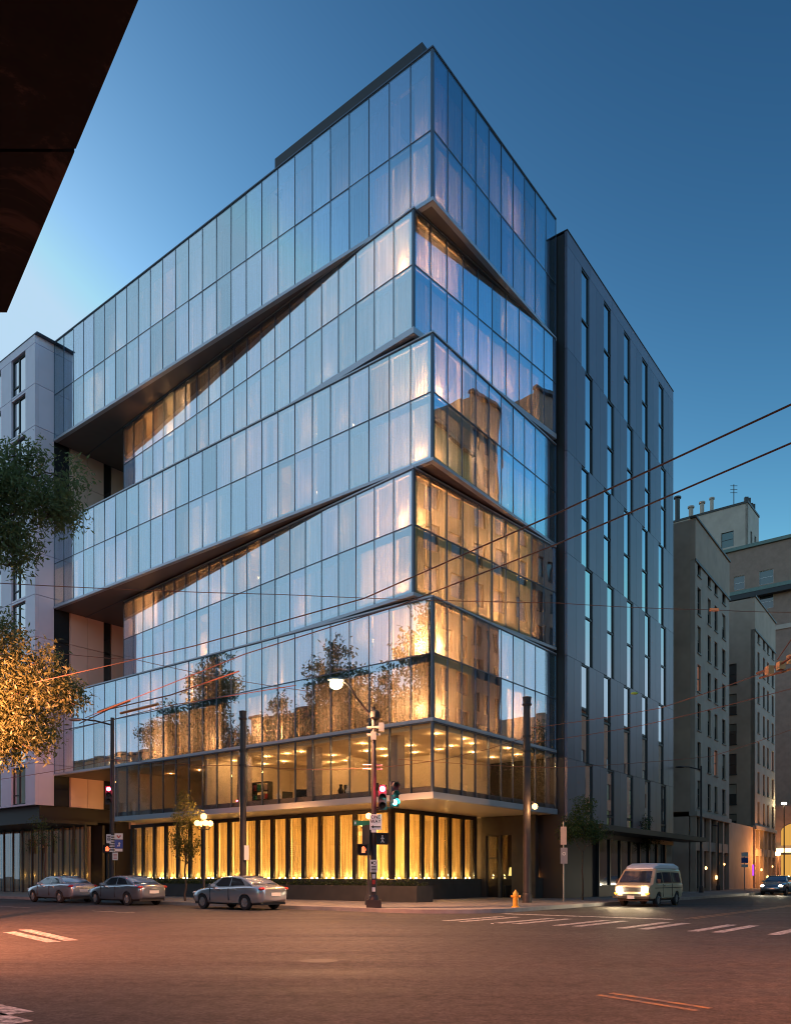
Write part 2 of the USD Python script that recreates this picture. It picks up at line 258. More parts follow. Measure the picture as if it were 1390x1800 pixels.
uR = unit(A_ODD-90); uL = unit(A_ODD)
for R in np.arange(6.6, 19.0, 1.95):                                 # crosswalk over the right-hand street: bars in pairs
    for o in (0, 0.62):
        stripe(GRID.p(-R-o, -8.6, 0), GRID.p(-R-o, -5.0, 0), 0.3, PAINTW, 'crosswalk_bar')
for (x0,y0,x1,y1) in ((16,1639,95,1657),(43,1635,126,1654)): stripe(at(x0,y0), at(x1,y1), 0.3, PAINTW, 'crosswalk_bar')
for (x0,y0,x1,y1) in ((-60,1762,34,1783),(-60,1776,30,1800)): stripe(at(x0,y0), at(x1,y1), 0.32, PAINTW, 'crosswalk_bar')
for dx in (0, 0.25): stripe(at(1051,1750)+np.array([dx*.79,dx*.61,0]), at(1226,1778)+np.array([dx*.79,dx*.61,0]), 0.10, PAINTY, 'lane_line')
stripe(GRID.p(-12.2,-2.5,0), GRID.p(-12.2,60,0), 0.11, PAINTY, 'lane_line'); stripe(GRID.p(-12.45,-2.5,0), GRID.p(-12.45,60,0), 0.11, PAINTY, 'lane_line')
stripe(GRID.p(-5.6,-3.2,0), GRID.p(-12.0,-3.2,0), 0.45, PAINTW, 'stop_line')
for t in (6, 14, 22, 30): stripe(GRID.p(t,-11.5,0), GRID.p(t+3,-11.5,0), 0.11, PAINTW, 'lane_dash')
for px, py in ((865,1624.5), (791,1604)):   # raised pavement markers
    p = at(px, py); q = MB(); q.lathe([(0.0,0.02),(0.035,0.018),(0.05,0.002)], (p[0],p[1],0), 12); obj('road_stud', q, SIGNW, road, smooth=30)
p = at(560, 1690); q = MB(); q.lathe([(0.0,0.006),(0.30,0.006),(0.33,0.003),(0.33,0.001)], (p[0],p[1],0), 24); obj('manhole_cover', q, IRON, road, smooth=30)
# ------------------------------------------------------------------ the hotel
hotel = thing('hotel_building', 'twelve storey hotel of stacked shifted glass boxes with lit amber ground floor', 'building')
def pane_mesh(fr, t0, t1, z0, z1, d0=0.0, th=0.02):
    j = rng.normal(0, 0.0022, 2)                                    # panes never sit perfectly in plane
    c = []
    for d in (d0, d0+th):
        for t, z in ((t0,z0),(t1,z0),(t1,z1),(t0,z1)):
            c.append(fr.p(t, d + j[0]*(t-(t0+t1)/2) + j[1]*(z-(z0+z1)/2), z))
    return MB().add(c, [[3,2,1,0],[4,5,6,7],[0,1,5,4],[1,2,6,5],[2,3,7,6],[3,0,4,7]])
def curtain_mesh(fr, t0, t1, z0, z1, d, amp=0.03, wl=0.11):
    n = max(8, int((t1-t0)/wl*4)); tt = np.linspace(t0, t1, n+1); ph = rng.uniform(0, 6.28)
    dd = d + amp*np.sin(2*np.pi*tt/wl + ph + 0.8*np.sin(tt*5+ph)); dz = dd + amp*0.5*np.sin(tt*23+ph)
    v = [fr.p(t, a, z0) for t, a in zip(tt, dz)] + [fr.p(t, a, z1) for t, a in zip(tt, dd)]
    return MB().add(v, [[i, i+1, n+2+i, n+1+i] for i in range(n)])
def front(box, fr, n, w, rows, lit, partition, margin=(0.07, 0.07), curtains=True, gl=GLASS):
    """One glazed front: panes, curtains, mullion grid. rows: (z0, z1, spandrel below, spandrel above)."""
    fm, sp, pp = MB(), MB(), MB(); L = n*w
    for k in range(n+1): fr.hexa(fm, k*w-0.016, k*w+0.016, -0.018, 0.10, rows[-1][0], rows[0][1])
    for z0, z1, a, b in rows:
        fr.hexa(fm, 0.017, L-0.03, -0.015, 0.09, z1-0.05, z1)
        if a: fr.hexa(sp, 0.04, L-0.04, 0.12, 0.17, z0, z0+a)
        if b: fr.hexa(pp if b > 0.8 else sp, 0.04, L-0.04, 0.12, 0.17, z1-b, z1-0.06)
        for k in range(n):
            obj('pane', pane_mesh(fr, k*w+0.03, (k+1)*w-0.03, z0, z1-0.05), gl, box)
            if curtains:
                u = rng.random(); a_, b_ = (k*w+0.05, (k+1)*w-0.02) if u > 0.10 else (k*w+0.05, k*w+w*rng.uniform(.3,.6)) if u > 0.05 else (k*w+w*rng.uniform(.4,.7), (k+1)*w-0.02)   # a few are half drawn
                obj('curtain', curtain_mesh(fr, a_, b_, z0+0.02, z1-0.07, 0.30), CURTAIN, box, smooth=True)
    obj('mullion_frame', fm, MULL, box)
    if sp.n: obj('spandrel_band', sp, SPAN, box)
    if pp.n: obj('parapet_band', pp, PARAP, box)
SPW = 105.0
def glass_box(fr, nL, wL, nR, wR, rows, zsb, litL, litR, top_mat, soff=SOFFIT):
    L, R = nL*wL, nR*wR; core = MB(); zt = rows[0][1]; zb = rows[-1][0]
    fr.hexa(core, 0.10, L-0.02, 0.10, R-0.02, zt-0.02, zt+0.04)       # roof
    for z0, z1, a, b in rows: fr.hexa(core, 0.18, L-0.05, 0.18, R-0.05, z0-0.12, z0-0.01)   # floor slabs
    for z0, z1, a, b in rows:
        fr.hexa(core, 4.2, L-0.05, 4.0, R-0.05, z0, z1-0.2)           # core walls of the rooms
        for k in range(3, nL, 3): fr.hexa(core, k*wL-0.06, k*wL+0.06, 0.45, 4.0, z0, z1-0.14)
        for k in range(3, nR, 3): fr.hexa(core, 0.45, 4.2, k*wR-0.06, k*wR+0.06, z0, z1-0.14)
    fr.hexa(core, L-0.05, L, 0.05, R, zb-0.1, zt)                       # closed end walls
    fr.hexa(core, 0.05, L, R-0.05, R, zb-0.1, zt)
    box = obj('glass_box', core, INNER, hotel)
    e = MB()
    for f2, l2 in ((fr, L), (flip(fr), R)):
        pass
    fr.hexa(e, -0.06, L, -0.06, 0.20, zsb, zb-0.004); fr.hexa(e, -0.06, 0.20, 0.20, R, zsb, zb-0.004)
    obj('edge_trim', e, FASCIA, box)
    e2 = MB(); fr.hexa(e2, -0.05, L, -0.05, 0.14, zt, zt+0.07); fr.hexa(e2, -0.05, 0.14, 0.14, R, zt, zt+0.07)
    obj('coping', e2, top_mat, box)
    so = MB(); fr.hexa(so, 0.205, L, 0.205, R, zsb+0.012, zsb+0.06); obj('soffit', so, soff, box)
    front(box, fr, nL, wL, rows, litL, 3); front(box, flip(fr), nR, wR, rows, litR, 3)
    for f2, n, w, have in ((fr, nL, wL, litL), (flip(fr), nR, wR, litR)):   # a dim lamp in most of the other rooms
        for r in range(len(rows)):
            for k0 in range(0, n-1, 3):
                if any(q_[0] == r and k0 <= q_[1] < k0+3 for q_ in have) or rng.random() < 0.30: continue
                z0 = rows[r][0]; lamp(box, f2.p((k0+rng.uniform(.4,2.5))*w, rng.uniform(.9,2.2), z0+rng.uniform(.3,1.6)), SPW*rng.uniform(.05,.32), ORANGE if rng.random() < .6 else WARM, 0.09)
    for f2, lit, w in ((fr, litL, wL), (flip(fr), litR, wR)):         # bedside and ceiling lamps behind the curtains
        for (r, k, p) in lit:
            z0, z1 = rows[r][:2]
            lamp(box, f2.p((k+0.5)*w, 1.0+0.5*((k*7)%3)/2, z0+0.5+0.35*((k*5)%4)), SPW*p*(2.0 if z0 < 12.5 else 1.15 if (z0 < 19 and w < 1.25) else 1.0), (ORANGE if z0 < 19 else WARM) if (k % 2) else ORANGE, 0.09)
    return box
# lit rooms: (row, pane, strength)
b1 = glass_box(GRID, 26, 1.262, 10, 1.218, [(34.04+EYE, 37.72+EYE, 0, 0.85), (30.90+EYE, 34.04+EYE, 0.22, 0.38)], 30.73+EYE,
    [(1,1,.8),(1,0,.35),(1,8,.12),(0,13,.1),(1,16,.12),(0,4,.06)], [(0,5,.3),(0,6,.5),(1,8,.25),(1,3,.06)], MULL)
b2 = glass_box(GRID2, 21, 1.262, 10, 1.22, [(28.17+EYE, 30.68+EYE, 0, 0.1), (25.22+EYE, 28.17+EYE, 0.22, 0.38)], 24.93+EYE,
    [(0,20,.5),(0,18,.7),(0,17,.8),(0,15,.6),(0,13,.3),(1,1,.12),(1,10,.3),(0,8,.2),(1,14,.4),(1,17,.3)], [(0,0,.9),(0,1,.9),(0,2,.8),(1,4,.35),(1,5,.7),(1,6,.6),(1,8,.35),(0,7,.2)], FASCIA)
b3 = glass_box(GRID, 26, 1.262, 10, 1.218, [(22.10+EYE, 24.74+EYE, 0, 0.1), (19.05+EYE, 22.10+EYE, 0.22, 0.38)], 18.90+EYE,
    [(0,0,1.3),(0,1,.5),(1,0,.4),(1,1,.25),(0,6,.3),(1,8,.35),(0,10,.4),(1,13,.4),(0,16,.35),(1,20,.3),(1,6,.2)], [(0,0,.4),(0,1,.5),(1,3,.9),(1,4,1.1),(0,4,.8),(0,7,.25),(1,7,.25),(1,0,.6),(1,1,.6)], FASCIA)
b4 = glass_box(GRID2, 21, 1.262, 10, 1.22, [(16.20+EYE, 18.74+EYE, 0, 0.1), (13.04+EYE, 16.20+EYE, 0.22, 0.38)], 12.88+EYE,
    [(0,20,.7),(0,19,.9),(0,18,.9),(0,16,.6),(0,14,.5),(0,12,.5),(0,10,.4),(0,0,.7),(0,1,.3),(1,2,.8),(1,6,.4),(1,10,.4),(1,14,.4),(1,17,.3)],
    [(0,0,1.0),(0,1,1.1),(0,2,.9),(0,4,1.1),(0,5,1.2),(0,6,.9),(0,8,.5),(1,0,.6),(1,1,.9),(1,2,.7),(1,4,1.3),(1,5,1.2),(1,6,1.0),(1,8,.8)], FASCIA)
# lowest box: two guest floors over the whole length, the glazed lounge floor below on the right
zt5, z52, z53, zg5, zs5 = 12.71+EYE, 10.20+EYE, 7.22+EYE, 3.83+EYE, 3.52+EYE
b5 = glass_box(GRID, 26, 1.262, 10, 1.218, [(z52, zt5, 0, 0.12), (z53, z52, 0.0, 0.36)], z53-0.16,
    [(0,0,1.4),(0,1,.7),(1,0,.8),(1,1,.8),(0,3,.4),(1,3,.4),(1,5,.4),(1,8,.9),(1,9,.9),(0,8,.3),(1,12,.6),(1,14,.5),(0,14,.4),(1,16,.6),(1,17,.7),(1,20,.5),(0,17,.4)],
    [(0,0,.9),(0,1,.7),(0,2,.4),(1,0,.8),(1,1,.6),(1,6,.9),(1,7,1.0),(1,4,.4),(0,5,.3)], FASCIA)
NL = 20; LL = NL*1.262; RR = 10*1.218
lc = MB(); GRID.hexa(lc, 0.15, LL-0.02, 0.15, RR, zs5+0.06, zg5-0.02); GRID.hexa(lc, 16.35, 16.5, 0.3, 7.0, zg5, z53-0.2)
GRID.hexa(lc, 4.6, LL, 7.0, 7.2, zg5, z53-0.3); GRID.hexa(lc, 4.4, 4.6, 6.2, 7.2, zg5, z53-0.3); GRID.hexa(lc, LL-0.12, LL, 0.2, 7.0, zg5, z53-0.2)
GRID.hexa(lc, 4.4, 4.6, 7.2, RR, zg5, z53-0.2); GRID.hexa(lc, 9.0, 9.2, 4.5, 7.0, zg5, z53-0.2)
b6 = obj('lounge_floor', lc, INNER, hotel)
front(b6, GRID, NL, 1.262, [(zg5, z53-0.17, 0.0, 0.0)], [], 3, curtains=False, gl=LOBBYGLASS); front(b6, flip(GRID), 10, 1.218, [(zg5, z53-0.17, 0.0, 0.0)], [], 3, curtains=False, gl=LOBBYGLASS)
cl = MB(); GRID.hexa(cl, 0.2, LL-0.05, 0.2, RR-0.05, z53-0.42, z53-0.2); obj('ceiling', cl, CEIL, b6)
fl = MB(); GRID.hexa(fl, 0.2, 16.3, 0.9, 6.9, zg5-0.018, zg5+0.01); obj('floor_finish', fl, plain('lounge_floor_finish', (0.30, 0.20, 0.12), 0.4), b6)
e = MB(); GRID.hexa(e, -0.10, LL, -0.10, 0.14, zs5, zg5-0.006); GRID.hexa(e, -0.10, 0.14, 0.14, RR, zs5, zg5-0.006); obj('edge_trim', e, FASCIA, b6)
e = MB(); GRID.hexa(e, LL, LL+0.14, -0.08, 0.5, zs5, z53-0.17); obj('end_trim', e, FASCIA, b6)
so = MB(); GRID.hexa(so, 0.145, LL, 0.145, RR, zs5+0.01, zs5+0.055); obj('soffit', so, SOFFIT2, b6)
si = MB(); GRID.hexa(si, 0.1, LL-0.1, 0.12, 0.2, zg5, zg5+0.28); GRID.hexa(si, 0.12, 0.2, 0.2, RR, zg5, zg5+0.28); obj('window_sill', si, plain('sill_metal', (0.22, 0.19, 0.2), 0.4, 0.4), b6)
for t in (2.9, 8.4, 13.9): c = MB(); GRID.hexa(c, t-0.3, t+0.3, 0.75, 1.3, zg5, z53-0.42); obj('column', c, plain('column_plaster', (0.36, 0.31, 0.30), 0.7) if t == 2.9 else Sdf.Path('/World/Looks/column_plaster').pathString, b6)
dl = [(t, s_) for t in (0.9, 3.7, 5.6, 7.2, 9.8, 11.4, 13.0, 15.2) for s_ in (1.6, 3.6, 5.6)] + [(t, s_) for t in (0.8, 2.6) for s_ in (5.0, 7.5, 9.8)]
for i, (t, s_) in enumerate(dl):
    if (i*5) % 7 == 3: continue
    t += 0.4*math.sin(i*3.7); d = MB(); x, y, z = GRID.p(t, s_, z53-0.423); d.lathe([(0.0,-0.012),(0.06,-0.012),(0.075,0.0)], (x,y,z), 12); obj('downlight', d, E_DOWN, b6)
    lamp(b6, (x, y, z-0.12), 13.0, (1.0,.5,.17), 0.05)
for t in (17.5, 20.5, 23.5):
    x, y, z = GRID.p(t, 3.0, z53-0.5); d = MB(); d.lathe([(0.0,-0.012),(0.05,-0.012),(0.06,0.0)], (x,y,z+0.08), 12); obj('downlight', d, E_DOWN, b6); lamp(b6, (x,y,z), 5.0, ORANGE, 0.05)
# ground floor: glazed wall set back under the soffit, amber curtains between dark piers, uplights at their feet
gt, gs, zb = 4.56, 2.78, EYE-0.17; zt = zs5
gf = MB(); pass
GRID.hexa(gf, gt-0.05, gt+22.9, gs-0.06, gs+1.2, 0.1, zb-0.01); GRID.hexa(gf, gt-0.06, gt+0.9, gs+1.2, gs+8.55, 0.1, zb-0.01)
g6 = obj('ground_floor', gf, DARKSTONE, hotel)
q = MB(); GRID.hexa(q, gt+2.6, gt+23, gs+2.6, gs+2.75, zb, zt); GRID.hexa(q, gt+2.6, gt+2.75, gs+2.75, gs+8.6, zb, zt); GRID.hexa(q, gt+0.0, gt+22.9, gs+1.2, gs+2.6, zb-0.1, zb-0.011); GRID.hexa(q, gt, gt+2.6, gs+2.6, gs+8.5, zb-0.1, zb-0.011); obj('inner_wall', q, INNER, g6)
def amber_front(fr, n, w, shadow=1.0):
    for k in range(n+1):
        q = MB(); fr.hexa(q, k*w-0.13, k*w+0.13, -0.04, 0.12, zb, zt); obj('pier', q, PANELB, g6)
    q = MB(); fr.hexa(q, 0.16, n*w-0.16, -0.03, 0.1, zt-0.22, zt-0.003); obj('head_beam', q, PANELB, g6)
    for k in range(n):
        a, b = k*w+0.135, (k+1)*w-0.135
        obj('pane', pane_mesh(fr, a, b, zb, zt-0.23, 0.02), SHOPGLASS, g6); obj('curtain', curtain_mesh(fr, a-0.1, b+0.1, zb+0.02, zt-0.05, 0.34, 0.035, 0.14), AMBER, g6, smooth=True)
        for zz in (0.7, 2.3): lamp(g6, fr.p((a+b)/2, 1.75, zb+zz), 18.0*shadow*rng.uniform(.55,1.5), (1.0, 0.56, 0.17), 0.12)
        for j in range(2):
            t = a + (b-a)*(0.28+0.44*j) + 0.08*math.sin(k*3+j*5); x, y, z = fr.p(t, 0.17, zb+0.05)
            q = MB(); q.lathe([(0.0,0.03),(0.05,0.03),(0.05,-0.05)], (x,y,z), 10); obj('uplight', q, E_DOWN, g6); lamp(g6, (x,y,z+0.16), 3.4*shadow*(0.7+0.6*((k*3+j)%4)/3), (1.0, 0.68, 0.26), 0.03)
F0 = sub(GRID, gt, gs); amber_front(F0, 18, 23.0/18); amber_front(flip(F0), 6, 8.0/6)
# entrance wall and projecting curtained bay on the right-hand front
ew = MB(); Fe = Frame(GRID.o+GRID.b*11.4, GRID.a, GRID.b)
Fe.hexa(ew, 0.9, 2.45, 0.0, 0.25, 0.1, zt); Fe.hexa(ew, 2.45, 3.2, 0.0, 0.25, EYE+2.4, zt); Fe.hexa(ew, 3.2, 3.35, 0, 0.25, 0.1, zt); Fe.hexa(ew, 3.35, 4.2, 0, 0.25, EYE+2.4, zt); Fe.hexa(ew, 4.2, 4.56, 0, 0.25, 0.1, zt)
Fe.hexa(ew, 2.45, 4.2, 2.5, 2.6, 0.1, zt)
en = obj('entrance_wall', ew, DARKSTONE, hotel)
obj('pane', pane_mesh(Fe, 2.46, 3.19, 0.3, EYE+2.39, 0.1), SHOPGLASS, en); obj('door', pane_mesh(Fe, 3.36, 4.19, 0.2, EYE+2.3, 0.1), SHOPGLASS, en)
q = MB(); Fe.hexa(q, 3.36, 3.42, 0.06, 0.14, 0.2, EYE+2.35); Fe.hexa(q, 4.13, 4.19, 0.06, 0.14, 0.2, EYE+2.35); Fe.hexa(q, 3.42, 4.13, 0.06, 0.14, EYE+1.0, EYE+1.1); obj('door_frame', q, BLACK, en)
lamp(en, Fe.p(3.3, 1.4, EYE+2.2), 14.0, ORANGE, 0.06)
bay = MB(); Fe.hexa(bay, 0.9, 1.0, 0.26, 5.0, 0.1, EYE-0.1); Fe.hexa(bay, 2.2, 2.3, 0.26, 5.0, 0.1, zt-0.6); by = obj('curtained_bay', bay, DARKSTONE, hotel)
Fb = Frame(Fe.p(0.95, 0.26, 0)[:2], GRID.b, GRID.a)
for k in range(4):
    q = MB(); Fb.hexa(q, k*1.15-0.12, k*1.15+0.12, -0.06, 0.16, EYE-0.1, EYE+2.5); obj('pier', q, PANELB, by)
    obj('pane', pane_mesh(Fb, k*1.15+0.13, (k+1)*1.15-0.13, EYE-0.1, EYE+2.5, 0.02), SHOPGLASS, by); obj('curtain', curtain_mesh(Fb, k*1.15+0.2, (k+1)*1.15-0.3, EYE-0.08, EYE+2.5, 0.5, 0.035, 0.14), AMBER, by, smooth=True)
    lamp(by, Fb.p(k*1.15+0.5, 0.34, EYE+0.02), 2.2, ORANGE, 0.03); lamp(by, Fb.p(k*1.15+0.5, 0.85, EYE+1.6), 7.0, ORANGE, 0.05)
# soffit seam lines that carry the lower box's front on under the upper one; set-back roof screen
for z, f2 in ((30.73+EYE, GRID2), (18.90+EYE, GRID2)):
    q = MB(); f2.hexa(q, 26.55, 32.2, -0.03, 0.03, z-0.012, z+0.02); obj('soffit_seam', q, MULL, b1)
q = MB(); GRID.hexa(q, 1.32, 11.4, 1.0, 6.0, 37.6+EYE, 39.65+EYE); obj('roof_screen', q, PANELB, hotel)
q = MB(); GRID.hexa(q, 4.0, 8.0, 3.5, 12.0, 37.6+EYE, 38.4+EYE); obj('roof_plant', q, MULL, hotel)

# ------------------------------------------------------------------ walls with real openings
def grid_wall(fr, length, z0, z1, cols, rows, th, wall, name, parent, glass_m=DARKGLASS, frame_m=WINFRAME, back=0.18, sill=None, sash=True, skip=None, blind=0.0, lit=()):
    """A wall with window openings: piers, spandrels, and in each opening a window (frame, sash, pane)."""
    mb = MB(); xs = [0] + [c for ab in cols for c in ab] + [length]
    for i in range(0, len(xs), 2):
        if xs[i+1]-xs[i] > 0.01: fr.hexa(mb, xs[i], xs[i+1], 0, th, z0, z1)
    zz = [z0] + [c for ab in sorted(rows) for c in ab] + [z1]
    for a, b in cols:
        for i in range(0, len(zz), 2):
            if zz[i+1]-zz[i] > 0.01: fr.hexa(mb, a, b, 0, th, zz[i], zz[i+1])
    w = obj(name, mb, wall, parent)
    for ci, (a, b) in enumerate(cols):
        for ri, (za, zc) in enumerate(rows):
            if skip and skip(ci, ri): continue
            q = MB(); f = 0.06 if b-a > 0.5 else 0.03
            fr.hexa(q, a, a+f, back-0.05, back+0.03, za, zc); fr.hexa(q, b-f, b, back-0.05, back+0.03, za, zc); fr.hexa(q, a+f, b-f, back-0.05, back+0.03, zc-f, zc); fr.hexa(q, a+f, b-f, back-0.05, back+0.03, za, za+f)
            if sash: fr.hexa(q, a+f, b-f, back-0.04, back+0.03, (za+zc)/2-0.03, (za+zc)/2+0.03)
            if sill: fr.hexa(q, a-0.06, b+0.06, -0.08, back-0.06, za-0.1, za-0.003)
            obj('window_frame', q, frame_m, w)
            q = MB(); fr.hexa(q, a+f, b-f, back, back+0.02, za+f, zc-f); obj('pane', q, LITWIN if (ci, ri) in lit else glass_m, w)
            if blind and rng.random() < blind:
                h = rng.uniform(0.25, 0.6)*(zc-za); q = MB(); fr.hexa(q, a+f+0.01, b-f-0.01, back-0.012, back-0.002, zc-f-h, zc-f-0.01); obj('blind', q, BLIND, w)
    return w

# ------------------------------------------------------------------ grey clad building on the left
grey = thing('grey_clad_building', 'grey panel clad building with tall narrow windows at the left of the glass hotel', 'building')
TG = 26*1.262 + 0.02; SG = -1.4; ZT = 37.66+EYE; FL = 2.93
Fg = Frame(GRID.p(TG, SG, 0)[:2], GRID.a, GRID.b)
grows = [(37.0+EYE-FL*i-2.62, 37.0+EYE-FL*i) for i in range(11)]
gw = MB(); Fg.hexa(gw, 0.35, 40, 0.5, 20, EYE+3.96, ZT-0.3); Fg.hexa(gw, 0.35, 40, 6.5, 20, 0.1, EYE+3.95); body = obj('building_body', gw, PANELB, grey)
gcols = [(1.33, 3.33), (4.9, 6.9), (10.5, 12.5), (14.1, 16.1), (19.5, 21.5), (23, 25)]
pz = [ZT-0.62] + [37.0+EYE-FL*i+0.16 for i in range(1, 12)]
pm = MB()
for i in range(11):                                                  # cladding panels between the windows, each its own piece
    za, zc = pz[i+1]+0.02, pz[i]-0.02; xs = [0.0] + [c for ab in gcols for c in ab] + [30.0]
    for j in range(0, len(xs), 2):
        w_ = xs[j+1]-xs[j]; cut = [xs[j], xs[j+1]] if w_ < 2 else list(np.linspace(xs[j], xs[j+1], int(w_/1.3)+1))
        for a, b in zip(cut[:-1], cut[1:]):
            q = MB(); Fg.hexa(q, a+0.012 if a else 0.0, b-0.012, 0.0, 0.28, za, zc); obj('cladding_panel', q, PANELG, grey)
    for a, b in gcols:
        if grows[i][1]+0.012 < zc-0.03: q = MB(); Fg.hexa(q, a, b, 0.02, 0.28, grows[i][1]+0.012, zc); obj('spandrel_panel', q, PANELG, grey)
        q = MB(); Fg.hexa(q, a, b, 0.02, 0.28, za, grows[i][0]-0.012); obj('spandrel_panel', q, PANELG, grey)
        q = MB(); za2, zc2 = grows[i]
        for c, d in ((a, a+0.12), (b-0.06, b), ((a+b)/2-0.05+0.15, (a+b)/2+0.05+0.15)): Fg.hexa(q, c, d, 0.14, 0.27, za2, zc2)
        Fg.hexa(q, a+0.12, b-0.06, 0.15, 0.26, zc2-0.1, zc2); Fg.hexa(q, a+0.12, b-0.06, 0.15, 0.26, za2, za2+0.08); Fg.hexa(q, (a+b)/2+0.2, b-0.06, 0.15, 0.26, za2+0.62, za2+0.72)
        wf = obj('window', q, BLACK, grey); q = MB(); Fg.hexa(q, a+0.05, b-0.05, 0.20, 0.23, za2+0.02, zc2-0.02); obj('pane', q, SLOTGLASS, wf)
q = MB(); Fg.hexa(q, 0.0, 30.0, 0.0, 0.28, ZT-0.60, ZT-0.05); obj('parapet_panel', q, PANELG, grey)
q = MB(); Fg.hexa(q, -0.33, 30.0, -0.03, 20, ZT-0.045, ZT+0.02); obj('coping', q, MULL, grey)
Fr = Frame(GRID.p(TG, SG, 0)[:2], GRID.b, GRID.a)                     # its right-hand return, which is also the back of the hotel's terraces
def ret(a, b, za, zc, m, name='return_panel', d0=0.0, d1=0.3):
    q = MB(); Fr.hexa(q, a, b, d0, d1, za, zc); return obj(name, q, m, grey)
for i in range(11):
    za, zc = pz[i+1]+0.02, pz[i]-0.02
    ret(0.285, 1.39, za, zc, PANELG)
    ret(2.66, 3.95, za, zc, PANELP); ret(3.975, 5.28, za, zc, PANELP); ret(6.0, 7.6, za, zc, PANELP)
    for a, b in ((1.42, 2.62), (5.3, 5.98)):
        w_ = ret(a, b, za, zc, BLACK, 'window', 0.16, 0.3); q = MB(); Fr.hexa(q, a+0.07, b-0.07, 0.13, 0.155, za+0.05, zc-0.05); obj('pane', q, DARKGLASS, w_)
ret(0.285, 7.6, ZT-0.60, ZT-0.05, PANELG, 'parapet_panel')
q = MB(); Fr.hexa(q, 7.62, 14.0, 0.0, 0.3, EYE+3.6, ZT-0.05); obj('rear_wall', q, PANELP, grey)
tw = MB(); GRID.hexa(tw, 27.2, TG-0.02, 6.6, 6.8, EYE+3.6, 30.7+EYE); obj('terrace_wall', tw, PANELP, hotel)
sh = MB(); Fg.hexa(sh, -0.6, 36, 4.8, 5.0, 0.1, EYE+3.7); Fg.hexa(sh, -0.3, 36, 0.3, 4.6, EYE+3.72, EYE+3.95); sb = obj('shop_front', sh, PANELB, grey)
Fs = Frame(GRID.p(TG-0.6, 2.0, 0)[:2], GRID.a, GRID.b)
for k in range(15):
    q = MB(); Fs.hexa(q, k*1.5-0.07, k*1.5+0.07, -0.05, 0.1, 0.15, EYE+3.7); obj('pier', q, PANELB, sb)
    obj('pane', pane_mesh(Fs, k*1.5+0.08, (k+1)*1.5-0.08, 0.15, EYE+3.68, 0.0), SHOPGLASS, sb); obj('curtain', curtain_mesh(Fs, k*1.5+0.1, (k+1)*1.5-0.2, 0.2, EYE+3.6, 0.5, 0.035, 0.14), AMBER, sb, smooth=True)
    if k in (0, 1, 2, 3, 5, 6, 9): lamp(sb, Fs.p(k*1.5+0.5, 0.34, EYE+0.05), 1.0, (1.0, 0.66, 0.24), 0.03); lamp(sb, Fs.p(k*1.5+0.9, 0.34, EYE+0.05), 0.8, (1.0, 0.66, 0.24), 0.03)

# ------------------------------------------------------------------ slate building on the right
slate = thing('slate_clad_building', 'dark slate metal clad building with staggered slot windows right of the glass hotel', 'building')
ad = np.array([0.596, 0.803]); Fd = Frame((9.8, 45.8), ad, np.array([-ad[1], ad[0]])); LD = 19.05; ZD = 36.9+EYE
q = MB(); Fd.hexa(q, 0.0, LD, 0.20, 12, 0.1, ZD-0.1); obj('building_body', q, PANELB, slate)
q = MB(); Fd.hexa(q, -0.02, LD+0.02, -0.03, 12, ZD, ZD+0.06); obj('coping', q, BLACK, slate)
slots = [2.0+3.42*i for i in range(5)]
def dpanel(a, b, za, zc, name='cladding_panel'):
    q = MB(); Fd.hexa(q, a+0.008, b-0.008, 0.0, 0.17, za+0.01, zc-0.01); obj(name, q, PANELD, slate)
zc = ZD
for i in range(6):
    zlow = 36.0+EYE+0.05-5.86*(i+1) if i < 5 else EYE+3.0
    sh_ = 0.0 if i % 2 == 0 else 0.55; xs = [0.0]
    for s0 in slots: xs += [s0+sh_, s0+sh_+1.12]
    xs.append(LD); ztop = 36.0+EYE+0.05-5.86*i
    if i == 0:
        cut = [0.0] + [s0+1.3 for s0 in slots] + [LD]
        for a, b in zip(cut[:-1], cut[1:]): dpanel(a, b, ztop, ZD)
    for j in range(0, len(xs), 2):
        a, b = xs[j], xs[j+1]; n = 1 if b-a < 1.2 else 2
        for u in range(n): dpanel(a+(b-a)*u/n, a+(b-a)*(u+1)/n, zlow, ztop)
    for s0 in slots:
        a, b = s0+sh_, s0+sh_+1.12
        for f in range(2):
            za, zz_ = ztop-2.93*(f+1)+0.04, ztop-2.93*f-0.14
            if za < EYE+2.9: za = EYE+3.1
            if zz_ < za+0.4: continue
            q = MB(); Fd.hexa(q, a, b, 0.03, 0.17, zz_+0.01, zz_+0.13); Fd.hexa(q, a, a+0.03, 0.06, 0.16, za, zz_); Fd.hexa(q, b-0.12, b, 0.015, 0.16, za, zz_)
            wf = obj('window', q, BLACK, slate); q = MB(); Fd.hexa(q, a+0.03, b-0.12, 0.085, 0.12, za, zz_); obj('pane', q, SLOTGLASS, wf)
q = MB(); Fd.hexa(q, 1.0, LD+2.6, -1.7, 0.1, EYE+2.62, EYE+2.95); obj('canopy', q, PANELB, slate)
sf = MB(); Fd.hexa(sf, 4.6, LD, 0.0, 0.16, 0.1, EYE-0.6); Fd.hexa(sf, 4.6, LD, -0.01, 0.16, EYE+2.3, EYE+2.6)
shop = obj('shop_front', sf, PANELB, slate)
for k in range(8):
    q = MB(); Fd.hexa(q, 4.6+k*1.8, 4.75+k*1.8, 0.0, 0.16, EYE-0.6, EYE+2.3); obj('pier', q, BLACK, shop); obj('pane', pane_mesh(Fd, 4.76+k*1.8, 6.39+k*1.8, EYE-0.59, EYE+2.29, 0.1), DARKGLASS, shop)

